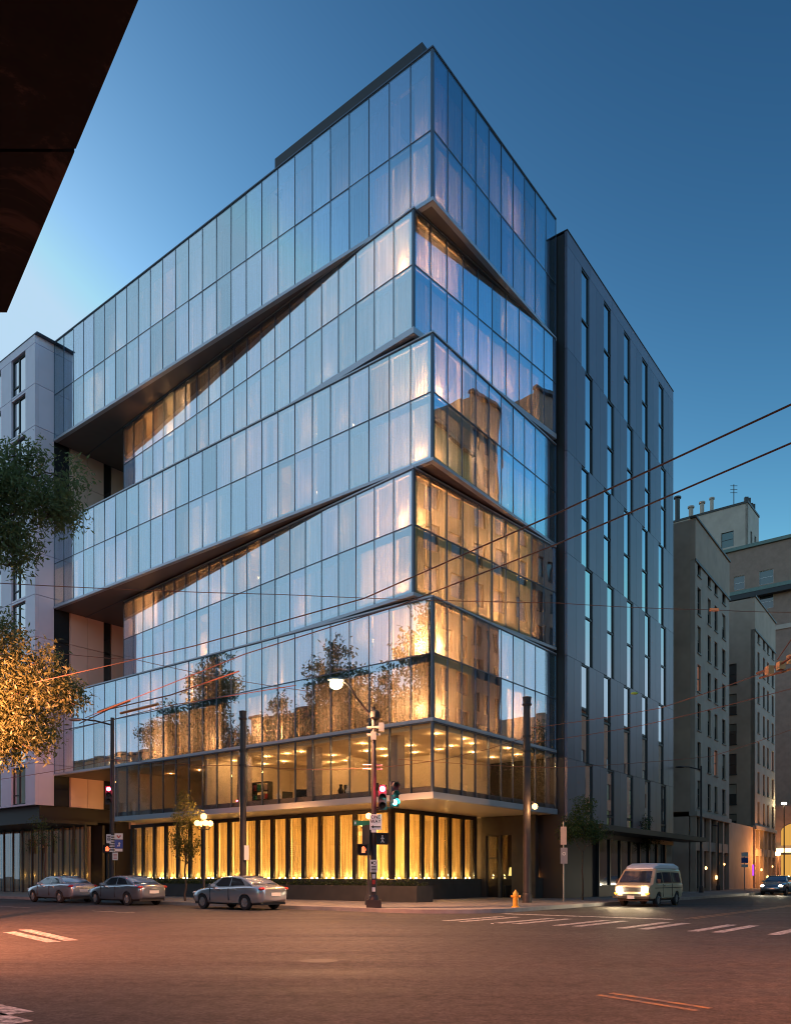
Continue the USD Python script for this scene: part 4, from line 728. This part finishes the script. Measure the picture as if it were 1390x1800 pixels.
plate(sp_, (0,-.17,Z(1523)), .3, .5, yaw, SIGNW, 'no_turn_sign', [('ring',.07,.03,.13,SIGNK),('poly',rect(-.07,.13,.05,.1),SIGNK)]+[('poly',rect(0,-.02-.06*i,.2,.03),SIGNK) for i in range(4)])
for zz, mm in ((1541, SIGNW), (1551, SIGNR), (1564, SIGNW)): plate(sp_, (0,-.135,Z(zz)), .13, .18, yaw, mm, 'sticker')
q = MB(); q.box((-.3,-.25,.0),(.3,.25,.32)); obj('control_box', q, POLE, sp_)
# left signal pole
LB = np.array(GRID.p(19.0, -4.2, .15)); lp = thing('signal_pole', 'dark signal pole at the driveway with white and blue parking signs', 'traffic signal', LB, 0)
PL = LB[1]/FPX; XL = lambda px: (px-197)*PL; ZL = lambda py: (1540-py)*PL + EYE - .15
round_pole(lp, ZL(1262), .14, .10, .2); yl = to_cam(LB)
q = MB(); q.tube([(0,0,ZL(1275)),(-.9,-.1,ZL(1268)),(-1.7,-.25,ZL(1266))], .045, 8); obj('lamp_arm', q, POLE, lp); q = MB(); q.sphere((-1.95,-.3,ZL(1267)),(.38,.15,.1),2); obj('lamp_head', q, POLEG, lp, smooth=True)
signal_head(lp, (XL(191.5),-.1,ZL(1388)-.34), yl, [E_RED,None,None]); lamp(lp, (XL(191.5),-.55,ZL(1388)), 6.0, (1,.04,.08), .05)
q = MB(); q.sphere((XL(209),-.15,ZL(1336)),(.2,.2,.16),2); obj('camera_dome', q, POLEG, lp, smooth=True)
plate(lp, (XL(193),-.16,ZL(1475)), .28, .5, yl, SIGNW, 'speed_sign', [('poly',rect(0,.13,.18,.05),SIGNK),('poly',rect(0,-.02,.16,.16),SIGNK),('poly',rect(0,-.02,.08,.08),SIGNW)])
plate(lp, (XL(210),-.16,ZL(1471)), .44, .34, yl, SIGNW, 'transit_sign', [('poly',[(-.1,.08),(-.1,-.02),(0,-.1),(.1,-.02),(.1,.08),(.05,.08),(.05,.0),(-.05,.0),(-.05,.08)],SIGNR)])
plate(lp, (XL(210),-.16,ZL(1484.5)), .44, .48, yl, SIGNB, 'transit_sign', [('poly',[(.06,-.13),(.06,.02),(.1,.02),(.03,.12),(-.04,.02),(0,.02),(0,-.13)],SIGNW),('poly',rect(-.05,-.1,.06,.06),SIGNW)])
plate(lp, (XL(210),-.16,ZL(1495)), .4, .15, yl, SIGNW, 'transit_sign'); plate(lp, (XL(204),-.16,ZL(1506)), .3, .42, yl, SIGNW, 'parking_sign', [('poly',rect(0,.1-.07*i,.18,.03),SIGNR) for i in range(4)])
for i in range(7): q = MB(); q.lathe([(.145,-.04),(.155,-.04),(.155,.04),(.145,.04)], (0,0,ZL(1470+4.5*i)), 12); obj('reflective_band', q, SIGNW, lp)
hp = GRID.p(20.4, -3.6, .15); o = thing('walk_signal_post', 'slim post carrying a red walk signal left of the driveway pole', 'traffic signal', hp, 0)
q = MB(); q.tube([(0,0,0),(0,0,2.6)], .05, 10); obj('post', q, POLE, o); ped_head(o, (0,-.08,2.85), to_cam(hp), 'hand')
# cluster globe lamps
def globe_lamp(label, base, h, r=.15, s_=1.0):
    o = thing('globe_street_lamp', label, 'street lamp', base, 0, 'cluster globe street lamps'); q = MB(); q.lathe([(.17,0),(.17,.3),(.1,.45),(.07,.7),(.06,h-.35),(.09,h-.3),(.05,h-.15)], (0,0,0), 14); obj('post', q, POLE, o, smooth=40)
    for i in range(4):
        a = i*math.pi/2+.5; c = (.34*math.cos(a), .34*math.sin(a), h-.12); q = MB(); q.tube([(0,0,h-.4),(c[0]*.7,c[1]*.7,h-.45),(c[0],c[1],h-.3)], .025, 6); obj('arm', q, POLE, o)
        q = MB(); q.sphere(c, r, 2); obj('globe', q, E_GLOBE, o, smooth=True)
    q = MB(); q.sphere((0,0,h+.22), r*1.1, 2); obj('globe', q, E_GLOBE, o, smooth=True); lamp(o, (0,0,h+.6), 130*s_, ORANGE, .1); return o
globe_lamp('cluster globe lamp lit beside the slender tree', GRID.p(11.75, -3.6, .15), 4.1); globe_lamp('cluster globe lamp half hidden behind the signal pole signs', (at(648, d=35.8)[0], 35.8, .15), 3.75, .13)
# sodium lamps on the photographer's side: they light the tree and the asphalt
def sodium(label, base, h, arm, w, cone=78.0, tilt=(0.0,0.0)):
    o = thing('cobra_street_lamp', label, 'street lamp', base, 0); round_pole(o, h, .11, .07, .2, POLEG); a = np.array(arm, float)
    q = MB(); q.tube([(0,0,h-.2),(a[0]*.4,a[1]*.4,h+.2),(a[0],a[1],h+.3)], .04, 8); obj('lamp_arm', q, POLEG, o, smooth=40); q = MB(); q.sphere((a[0]*1.12,a[1]*1.12,h+.3),(.3,.2,.1),2); obj('lamp_head', q, POLEG, o, smooth=True)
    q = MB(); q.sphere((a[0]*1.12,a[1]*1.12,h+.25),(.17,.14,.1),2); obj('lamp_bowl', q, E_SODIUM, o, smooth=True); spot(o, (a[0]*1.12,a[1]*1.12,h+.02), (tilt[0],tilt[1],-1), w, (1.0,.285,.12), cone, .1); return o
S1 = sodium('tall cobra street lamp left of the picture, lighting the leafy tree', (-14.2, 19.0, 0), 6.2, (1.6,.9,0), 4300.0, 90.0, (.42,.75))
S2 = sodium('tall cobra street lamp over the right-hand kerb beside the photographer', (9.5, 6.5, 0), 8.5, (-1.6,1.0,0), 3000.0)
S3 = sodium('tall cobra street lamp behind the photographer', (-5.5, -2.5, 0), 8.0, (0.4,2.6,0), 2200.0)

# hydrant, small sign posts
HB_ = np.array([at(906, d=33.0)[0], 33.0, .15]); hy = thing('fire_hydrant', 'orange yellow fire hydrant on the pavement corner', 'hydrant', HB_, 0)
q = MB(); q.lathe([(.17,0),(.17,.04),(.115,.06),(.105,.42),(.135,.44),(.135,.48),(.115,.5),(.115,.54),(.09,.62),(.04,.67),(.03,.72),(0,.73)], (0,0,0), 18); obj('barrel', q, HYD, hy, smooth=40)
for a in (yaw+1.2, yaw-1.9): q = MB(); q.tube([(0,0,.45),(.2*math.cos(a),.2*math.sin(a),.45)], .05, 10); obj('nozzle', q, HYD, hy)
q = MB(); q.tube([(0,0,.36),(.19*math.cos(yaw),.19*math.sin(yaw),.36)], .065, 10); obj('nozzle', q, HYD, hy)
SG_ = np.array([at(990, d=40.1)[0], 40.1, .15]); o = thing('parking_sign_post', 'thin sign post wrapped in stickers before the entrance', 'sign post', SG_, 0)
q = MB(); q.tube([(0,0,0),(0,0,4.0)], .035, 8); obj('post', q, POLEG, o); plate(o, (0,-.05,3.3), .3, .9, to_cam(SG_), plain('faded_sign', (.42,.33,.30), .6), 'sign'); plate(o, (0.02,-.05,2.3), .34, .8, to_cam(SG_), plain('grey_sign', (.22,.21,.24), .6), 'sign', [('ring',.08,0,.1,SIGNW)])
for (px, d, lab, hh) in ((1232, 62.0, 'tall double armed lamp post before the tan office block', 9.8), (1262, 71.0, 'single armed lamp post farther down the right-hand kerb', 6.0)):
    b = (at(px, d=d)[0], d, .15); o = thing('kerb_lamp_post', lab, 'street lamp', b, 0); round_pole(o, hh, .1, .07, .18)
    q = MB(); q.tube([(0,0,hh-.3),(-1.0,-.1,hh-.1),(-1.5,-.2,hh-.1)], .05, 6); obj('lamp_arm', q, POLE, o); q = MB(); q.sphere((-1.7,-.2,hh-.12),(.4,.16,.08),2); obj('lamp_head', q, POLE, o, smooth=True)
b = (at(1367, d=84.0)[0], 84.0, 0); o = thing('far_street_lamp', 'bright orange street lamp before the lit shop at the far right', 'street lamp', b, 0); round_pole(o, 3.7, .08, .06, .15); q = MB(); q.sphere((0,0,(1540-1501)*84/FPX+EYE), .26, 2); obj('globe', q, E_SODIUM, o, smooth=True); lamp(o, (-.2,-.8,3.6), 260, ORANGE, .1)
b = (at(1378, d=92.0)[0], 92.0, 0); o = thing('far_street_lamp', 'small pale lamp on a tall post above the lit shop', 'street lamp', b, 0); round_pole(o, 9.5, .08, .06, .15); q = MB(); q.sphere((0,0,(1540-1413)*92/FPX+EYE), (.3,.2,.15), 2); obj('globe', q, E_LAMP, o, smooth=True)
b = np.array([at(1308, d=72.0)[0], 72.0, 0.15]); o = thing('parking_sign_post', 'post with white and blue signs far down the right-hand pavement', 'sign post', b, 0); q = MB(); q.tube([(0,0,0),(0,0,3.4)], .04, 8); obj('post', q, POLEG, o)
plate(o, (0,-.06,3.2), .55, .4, to_cam(b), SIGNW); plate(o, (0,-.06,2.7), .55, .5, to_cam(b), SIGNB); plate(o, (0,-.06,2.2), .55, .25, to_cam(b), SIGNW)
q = MB(); q.box((.7,-.05,1.3),(.85,.02,2.3)); obj('neon_tube', q, E_PURP, o)

# ------------------------------------------------------------------ overhead wires
def wire(label, pts, r=0.018, sag=0.0, n=14, name='trolley_wire'):
    pts = np.array(pts, float); P = []
    for a, b in zip(pts[:-1], pts[1:]):
        t = np.linspace(0,1,n)[:,None]; s_ = a+(b-a)*t; s_[:,2] -= sag*4*(t*(1-t))[:,0]; P.append(s_ if not len(P) else s_[1:])
    P = np.vstack(P); return tag(obj(name, MB().tube(P, r, 6), WIRE), label, 'wire')
zW = EYE+4.7
wire('reddish trolley wire crossing from the upper right edge, higher of the near pair', [at(1420,697,z=zW), at(977,903,z=zW), at(640,1052,z=zW), at(340,1136,z=zW+.1), at(60,1200,z=zW+.2)], .011)
wire('reddish trolley wire crossing from the upper right edge, lower of the near pair', [at(1420,766,z=zW), at(977,957,z=zW), at(700,1065,z=zW), at(430,1150,z=zW), at(150,1262,z=zW)], .011)
tp1 = np.array(p1)+(0,0,9.0); tp2 = np.array(p2)+(0,0,6.6); sgp = SB+np.array((0,0,Z(1350)))
wire('thin cable running level across the façade from the left edge', [at(-40,1023,d=26), at(490,1045,d=32), at(980,1060,d=36), at(1250,1072,d=38), at(1430,1076,d=40)], .014, .05)
wire('thin dark span wire sloping across the middle of the left front', [at(-40,1128,d=30), at(240,1160,d=34), at(540,1215,d=36)], .013, .1)
wire('pair of trolley wires low across the lounge windows, upper one', [at(130,1282,d=30), at(300,1240,d=27), at(520,1205,d=24)], .013)
wire('long span wire from the signal pole to the right trolley pole', [sgp, np.array(p1)+(0,0,8.0)], .014, .25)
wire('long span wire from the left trolley pole to the signal pole', [tp2, sgp], .014, .12)
wire('span wire from the left trolley pole towards the left edge', [tp2, at(200,1335,d=40), at(-40,1375,d=42)], .014, .1)
wire('wire from the right trolley pole to the upper right, upper one', [tp1+(0,0,-.6), at(1160,1245,d=34), at(1430,1150,d=28)], .014, .05)
wire('wire from the right trolley pole to the upper right, lower one', [tp1+(0,0,-1.3), at(1130,1275,d=36), at(1430,1200,d=30)], .014, .05)
wire('faint lower span wire over the right-hand street', [at(700,1335,d=34), at(980,1350,d=38), at(1250,1330,d=40), at(1430,1268,d=36)], .012, .05)
wire('short contact wire with bright fitting over the left street, nearer of two', [at(140,1272,d=30), at(192,1247,d=28), at(300,1222,d=26), at(420,1180,d=24)], .02, name='trolley_wire')
for i, (a, b, lab) in enumerate((((172,1252),(228,1232),'bright copper wire frog hanging over the left street, upper one'),((212,1254),(278,1238),'bright copper wire frog hanging over the left street, lower one'))):
    q = MB(); q.tube([at(*a,d=28), at(*b,d=27)], .045, 6); tag(obj('wire_frog', q, plain('bright_copper', (.55,.25,.10), .4, .6) if i == 0 else '/World/Looks/bright_copper'), lab, 'wire fitting')
o = thing('wire_switch', 'rusty trolley wire switch frame hanging at the right edge', 'wire fitting'); c = at(1372, 1168, d=20.0)
q = MB(); q.tube([at(1330,1184,d=21), at(1372,1168,d=20), at(1410,1140,d=19)], .03, 6); obj('rail', q, WIRE, o); q = MB(); q.tube([at(1335,1192,d=21), at(1380,1180,d=20), at(1412,1168,d=19)], .03, 6); obj('rail', q, WIRE, o)
for px, py in ((1352,1180),(1372,1172),(1390,1160)): x, y, z = at(px,py,d=20); q = MB(); q.box((x-.07,y-.1,z-.08),(x+.07,y+.1,z+.12)); obj('insulator', q, '/World/Looks/bright_copper', o)
q = MB(); q.tube([at(1366,1160,d=20), at(1400,1110,d=19)], .012, 5); obj('hanger', q, WIRE, o)
x, y, z = at(1255, 1072, d=38); q = MB(); q.box((x-.2,y-.06,z-.06),(x+.2,y+.06,z+.06)); tag(obj('wire_insulator', q, plain('orange_insulator', (.7,.28,.10), .5)), 'orange insulator on the level cable over the right-hand street', 'wire fitting')
x, y, z = at(1115, 1219, d=34); q = MB(); q.sphere((x,y,z),(.16,.1,.06),1); tag(obj('wire_insulator', q, plain('green_insulator', (.25,.45,.08), .5)), 'green insulator on the wire before the slate building', 'wire fitting')

# ------------------------------------------------------------------ cars
def loft(stations):
    """Closed body from cross-sections (each a list of (y, z) half outline from bottom centre to top centre)."""
    V, F = [], []; n = None
    for x, half in stations:
        ring = [(x, y, z) for y, z in half] + [(x, -y, z) for y, z in half[-2:0:-1]]
        n = len(ring); V += ring
    for i in range(len(stations)-1):
        for j in range(n): a, b = i*n+j, i*n+(j+1)%n; F.append([a, b, b+n, a+n])
    V = np.array(V); T = [[q[0],q[1],q[2]] for q in F] + [[q[0],q[2],q[3]] for q in F]
    T += [[0, j+1, j] for j in range(1, n-1)]; m = len(V)-n; T += [[m, m+j, m+j+1] for j in range(1, n-1)]
    t = trimesh.Trimesh(V, T, process=False); 
    if t.volume < 0: t.invert()
    return t
def to_man(t): return manifold3d.Manifold(manifold3d.Mesh(np.asarray(t.vertices, np.float32), np.asarray(t.faces, np.uint32)))
def wheels(o, xs, yh, r, rim_m=RIM):
    for x in xs:
        for sgn in (1, -1):
            q = MB(); q.lathe([(r*.62,-.1),(r*.93,-.1),(r,-.06),(r,.06),(r*.93,.1),(r*.62,.1)], (0,0,0), 22); q.move(np.array([[1,0,0],[0,0,1.],[0,-1,0]]), (x,sgn*yh,r)); w = obj('wheel', q, RUBBER, o, smooth=40)
            q = MB(); q.lathe([(r*.62,.02),(r*.6,.085),(r*.5,.07),(r*.2,.075),(0,.09)], (0,0,0), 22)
            for k in range(5):
                a = k*2*math.pi/5; c, s_ = math.cos(a), math.sin(a); e = np.array([[c,-s_,0],[s_,c,0],[0,0,1]])
                b = MB(); b.box((.03,-.035,.07),(r*.6,.035,.098)); b.move(e); q.add(*b.mesh())
            q.move(np.array([[1,0,0],[0,0,sgn*1.],[0,-sgn*1.,0]]), (x,sgn*yh,r)); obj('rim', q, rim_m, w, smooth=40)
def sedan(label, paint, loc, rot, lights=False, group=None, name='parked_sedan'):
    o = thing(name, label, 'car', loc, rot, group)
    zb = lambda x: np.interp(x, [-2.35,-2.2,-1.6,1.6,2.15,2.35], [.42,.30,.24,.24,.28,.38])
    zt = lambda x: np.interp(x, [-2.35,-2.3,-2.1,-1.4,-.5,.6,1.0,1.6,2.05,2.27,2.35], [.82,.96,1.02,1.04,1.0,.97,.96,.90,.80,.68,.58])
    hw = lambda x: np.interp(x, [-2.35,-2.25,-1.9,-1.2,1.2,1.8,2.15,2.3,2.35], [.60,.76,.87,.91,.91,.87,.76,.62,.50])
    st = []
    for x in (-2.35,-2.3,-2.2,-2.05,-1.8,-1.4,-1.0,-.5,0,.5,1.0,1.4,1.75,2.0,2.15,2.27,2.35):
        b, t, w = zb(x), zt(x), hw(x); st.append((x, [(0,b),(w*.82,b),(w*.95,b+.07),(w*.985,b+(t-b)*.4),(w,b+(t-b)*.62),(w*.975,t-.1),(w*.90,t-.03),(w*.7,t+.012),(0,t+.02)]))
    body = to_man(loft(st))
    for x in (-1.38, 1.38):
        c = manifold3d.Manifold.cylinder(2.4, .37, .37, 28, True).rotate([90,0,0]).translate([x,0,.33])
        blk = manifold3d.Manifold.cube([.9,1.36,.9], True).translate([x,0,.4]); body = body - (c - blk)
    obj('body', body, paint, o, smooth=32)
    # cabin: belt line to roof
    bx = (-1.75, 1.02); xs = [-1.78,-1.35,-.85,-.4,0,.3,.62,1.1]; roof = [1.03,1.26,1.42,1.455,1.45,1.42,1.30,.975]
    cs = []
    for x, z in zip(xs, roof):
        w = hw(x); b = zt(x)-.03; wt = w*.9-(z-b)*.42; cs.append((x, [(0,b),(w*.9,b),(wt+.03,z-.05 if z-b > .1 else z-.01),(wt-.06,z),(0,z+.015)]))
    obj('cabin', loft(cs), paint, o, smooth=25)
    def wp(x, f, sgn):                                                 # a point on the cabin side
        z = np.interp(x, xs, roof); w = hw(x); b = zt(x)-.03; zz = b+.05+(z-.075-b-.05)*f; return (x, sgn*(w*.9-(zz-b)*.405+.008), zz)
    for sgn in (1,-1):
        for a0, a1, c0, c1 in ((-1.32,-.42,-.98,-.38),(-.34,.72,-.34,.28)):
            q = MB(); pts = [wp(a0,0,sgn), wp(a1,0,sgn), wp(c1,1,sgn), wp(c0,1,sgn)]; inn = [(x,y-sgn*.03,z) for x,y,z in pts]; q.hexa(inn+pts); obj('side_window', q, CARGLASS, o)
        q = MB(); q.box((.62,sgn*.86-.02*sgn-.05,.98),(.78,sgn*1.02+.0,1.10)) if sgn > 0 else q.box((.62,-1.02,.98),(.78,-.84,1.10)); obj('wing_mirror', q, paint, o)
        for x in (-.75,.22): q = MB(); q.box((x-.1,sgn*.90-.02,.84),(x+.1,sgn*.90+.03,.87)); obj('door_handle', q, CHROME, o)
        for x in (-.38,.85): q = MB(); q.box((x-.006,sgn*.893-.01,.4),(x+.006,sgn*.893+.024,.92)); obj('door_seam', q, TRIM, o)
        q = MB(); q.sphere((2.12,sgn*.62,.70),(.18,.16,.075),2); obj('headlight', q, E_HEAD if lights else LENS, o, smooth=True)
        q = MB(); q.sphere((-2.22,sgn*.66,.90),(.10,.18,.075),2); obj('tail_light', q, TAILR, o, smooth=True)
    def fp(x0, x1, ys, zoff=.012):
        return None
    def glass_quad(x0, x1, name):
        za, zc = np.interp(x0, xs, roof)+.022, np.interp(x1, xs, roof)+.022; wa = (hw(x0)*.9-(za-zt(x0))*.42)-.1; wc = (hw(x1)*.9-(zc-zt(x1))*.42)-.1
        pts = [(x0,-wa,za),(x0,wa,za),(x1,wc,zc),(x1,-wc,zc)]; q = MB(); q.hexa([(x,y,z-.02) for x,y,z in pts]+pts); obj(name, q, CARGLASS, o)
    glass_quad(1.03,.34,'windscreen'); glass_quad(-1.72,-.9,'rear_window')
    q = MB(); q.box((2.26,-.45,.42),(2.34,.45,.56)); obj('grille', q, TRIM, o); q = MB(); q.box((-2.37,-.26,.60),(-2.33,.26,.74)); obj('number_plate', q, SIGNW, o)
    q = MB(); q.box((-2.2,-.7,.22),(2.1,.7,.32)); obj('underbody', q, TRIM, o)
    wheels(o, (-1.38,1.38), .79, .325)
    if lights:
        for sgn in (1,-1): spot(o, (2.5,sgn*.62,.7), (1,0,-.12), 60, (1.0,.85,.6), 35)
    return o
hdg = math.degrees(math.atan2(uL[1], uL[0]))
sedan('silver parked sedan nearest the crossing, seen against the amber windows', SILVER, GRID.p(5.9,-6.35,0), hdg)
sedan('silver grey sedan parked second from the crossing beside the driveway pole', SILVER2, GRID.p(14.4,-6.35,0), hdg)
sedan('pale sedan parked third from the crossing, farthest left of the row', SILVER, GRID.p(20.6,-6.35,0), hdg)
hdr = math.degrees(math.atan2(-uR[1], -uR[0]))
sedan('silver sedan parked far down the right-hand kerb facing the crossing', SILVER2, GRID.p(-6.4,36.5,0), hdr, True)
sv = sedan('dark high car parked behind the far silver sedan', DARKCAR, GRID.p(-6.5,43.0,0), hdr)
# van
def van(label, loc, rot):
    o = thing('camper_van', label, 'van', loc, rot); L = 2.28
    zt = lambda x: 1.78; st = []
    prof = [(-L,.55,1.3),(-L+.05,.42,1.74),(-L+.25,.36,1.80),(-1.2,.34,1.82),(0,.34,1.82),(.9,.34,1.82),(1.25,.34,1.80),(1.45,.34,1.62),(1.68,.34,1.40),(1.92,.34,1.13),(2.12,.36,1.06),(2.22,.42,.98),(L,.52,.86)]
    for x, b, t in prof:
        w = np.interp(x, [-L,-L+.12,1.3,1.9,2.15,L], [.80,.90,.92,.90,.86,.78]); m = min(1.05, t-.05); wt = w-max(0,(t-1.05))*.16
        st.append((x, [(0,b),(w*.86,b),(w*.97,b+.06),(w,.62 if t > .9 else b+.12),(w,m-.02),(w-.02,m),(wt+.0,max(m+.005,t-.1)),(wt-.10,t-.005),(0,t+.02)]))
    body = to_man(loft(st))
    for x in (-1.28, 1.22):
        c = manifold3d.Manifold.cylinder(2.4, .38, .38, 28, True).rotate([90,0,0]).translate([x,0,.33]); blk = manifold3d.Manifold.cube([.9,1.36,.9], True).translate([x,0,.4]); body = body-(c-blk)
    obj('body', body, VANB, o, smooth=30)
    rs = [(-2.1,[(0,1.80),(.70,1.80),(.68,1.9),(.58,1.97),(0,1.99)]),(-1.5,[(0,1.80),(.76,1.80),(.74,1.96),(.64,2.05),(0,2.08)]),(.6,[(0,1.80),(.76,1.80),(.74,1.95),(.64,2.04),(0,2.07)]),(1.15,[(0,1.80),(.72,1.80),(.70,1.88),(.60,1.93),(0,1.95)]),(1.32,[(0,1.76),(.66,1.76),(.64,1.79),(.56,1.81),(0,1.82)])]
    obj('pop_top_roof', loft(rs), VANW, o, smooth=30)
    def side(x, z, sgn): return (x, sgn*(.92-max(0,z-1.05)*.16+.006), z)
    for sgn in (1,-1):
        for pts in ([(.72,1.12),(1.56,1.12),(1.30,1.58),(.72,1.62)], [(-.5,1.12),(.58,1.12),(.58,1.62),(-.5,1.62)], [(-1.78,1.12),(-.64,1.12),(-.64,1.62),(-1.68,1.60)]):
            P = [side(x,z,sgn) for x,z in pts]; q = MB(); q.hexa([(x,y-sgn*.03,z) for x,y,z in P]+P); obj('side_window', q, CARGLASS, o)
        q = MB(); q.box((-2.1,sgn*.915-.012,.86),(1.7,sgn*.915+.014,.89)); obj('side_moulding', q, TRIM, o)
        for x in (.64,-.57): q = MB(); q.box((x-.008,sgn*.915-.01,.45),(x+.008,sgn*.915+.012,1.06)); obj('door_seam', q, TRIM, o)
        q = MB(); q.box((.5,sgn*.93-.02,.95),(.62,sgn*.93+.03,.99)); obj('door_handle', q, CHROME, o)
        q = MB(); q.box((1.42,sgn*1.0-.09,1.10),(1.5,sgn*1.0+.09,1.30)); obj('wing_mirror', q, TRIM, o)
        q = MB(); q.lathe([(0,.05),(.07,.04),(.1,0)], (0,0,0), 18); q.move(np.array([[0,0,1.],[0,1,0],[-1,0,0]]), (2.255,sgn*.60,.80)); obj('headlight', q, E_HEAD, o, smooth=40)
        q = MB(); q.box((2.2,sgn*.74-.1,.58),(2.30,sgn*.74+.1,.66)); obj('turn_signal', q, AMBERL, o)
        spot(o, (2.5,sgn*.60,.80), (1,0,-.10), 110, (1.0,.72,.40), 34); lamp(o, (2.42,sgn*.60,.80), 20, (1.0,.8,.5), .06)
    P = [(1.96,-.74,1.135),(1.96,.74,1.135),(1.40,.66,1.66),(1.40,-.66,1.66)]; q = MB(); q.hexa([(x-.03,y,z-.03) for x,y,z in P]+[(x+.03,y,z+.012) for x,y,z in P]); obj('windscreen', q, CARGLASS, o)
    q = MB(); q.box((2.235,-.46,.70),(2.29,.46,.90)); obj('grille', q, TRIM, o); q = MB(); q.box((2.24,-.45,.50),(2.285,.45,.60)); obj('lower_grille', q, TRIM, o)
    q = MB(); q.box((2.26,-.88,.40),(2.40,.88,.49)); obj('bumper', q, TRIM, o); q = MB(); q.box((2.405,-.16,.37),(2.415,.16,.52)); obj('number_plate', q, SIGNW, o)
    for sgn in (.35,-.35): q = MB(); q.tube([(1.98,sgn,1.155),(1.75,sgn+.45,1.40)], .01, 5); obj('wiper', q, TRIM, o)
    q = MB(); q.box((-2.1,-.75,.26),(2.1,.75,.40)); obj('underbody', q, TRIM, o); wheels(o, (-1.28,1.22), .80, .33, POLEG); return o
van('beige camper van with white pop top roof and lit headlights on the right-hand street', GRID.p(-6.75, 8.8, 0), hdr)

# ------------------------------------------------------------------ things in the lounge
def shelf(label, t, s_, w, h):
    o = thing('bookcase', label, 'shelf'); z0 = zg5+.01
    q = MB()
    for k in range(4): GRID.hexa(q, t, t+w, s_, s_+.35, z0+k*h/3, z0+k*h/3+.04)
    for k in range(3): GRID.hexa(q, t+k*w/2-.03, t+k*w/2+.03, s_, s_+.35, z0, z0+h)
    obj('frame', q, BLACK, o)
    for k in range(3):
        for j in range(7):
            u = t+.08+j*(w-.2)/7; hh = h/3*rng.uniform(.45,.8); q = MB(); GRID.hexa(q, u, u+(w/12), s_+.06, s_+.26, z0+k*h/3+.042, z0+k*h/3+.04+hh); obj('book', q, [SIGNG, SIGNR, TAN, CHROME][(j+k)%4], o)
shelf('black bookcase with books behind the lounge glass', 12.6, 1.6, 2.6, 1.5)
def vase(label, t, s_, h, m):
    x, y, z = GRID.p(t, s_, zg5+.3); o = thing('vase', label, 'vase', (x,y,z), 0); q = MB(); q.lathe([(0,0),(.1,0),(.16,h*.4),(.06,h*.75),(.09,h)], (0,0,0), 14); obj('pot', q, m, o, smooth=40)
vase('tall pale vase on the lounge window ledge', 10.6, .55, .55, SIGNW); vase('dark slim vase on the lounge window ledge', 6.1, .55, .5, BLACK); vase('small pale vase on the lounge window ledge near the dark one', 5.6, .55, .4, SIGNW)
for i, (t, s_) in enumerate(((10.2,1.8),(11.6,2.4),(6.8,2.2),(5.2,2.6))):
    x, y, z = GRID.p(t, s_, zg5+.011); o = thing('lounge_chair', ['dark lounge armchair beside the tall pale vase', 'dark lounge armchair nearest the bookcase', 'dark lounge armchair in the middle of the lounge', 'dark lounge armchair near the column'][i], 'chair', (x,y,z), 40*i)
    q = MB(); q.box((-.32,-.32,.28),(.32,.32,.45)); obj('seat', q, BLACK, o); q = MB(); q.box((-.32,.26,.45),(.32,.36,.95)); obj('backrest', q, BLACK, o)
    for a in (-.28,.28):
        for b in (-.28,.28): q = MB(); q.tube([(a,b,0),(a,b,.28)], .02, 6); obj('leg', q, CHROME, o)
x, y, z = Fe.p(2.85, .9, .9); o = thing('table_lamp', 'table lamp with glowing yellow shade in the entrance window', 'lamp', (x,y,z), 0)
q = MB(); q.lathe([(.14,0),(.14,.03),(.03,.06),(.05,.3),(.02,.5)], (0,0,0), 12); obj('base', q, CHROME, o); q = MB(); q.lathe([(.30,.55),(.22,1.05)], (0,0,0), 18); obj('lamp_shade', q, E_SHADE, o); lamp(o, (0,0,.4), 10, ORANGE, .05)
x, y, z = Fe.p(2.85, .9, .15); o = thing('console_table', 'dark console table under the entrance window lamp', 'table', (x,y,z), 0); q = MB(); q.box((-.5,-.25,.68),(.5,.25,.74)); obj('table_top', q, BLACK, o)
for a in (-.45,.45): q = MB(); q.box((a-.03,-.2,0),(a+.03,.2,.68)); obj('leg', q, BLACK, o)
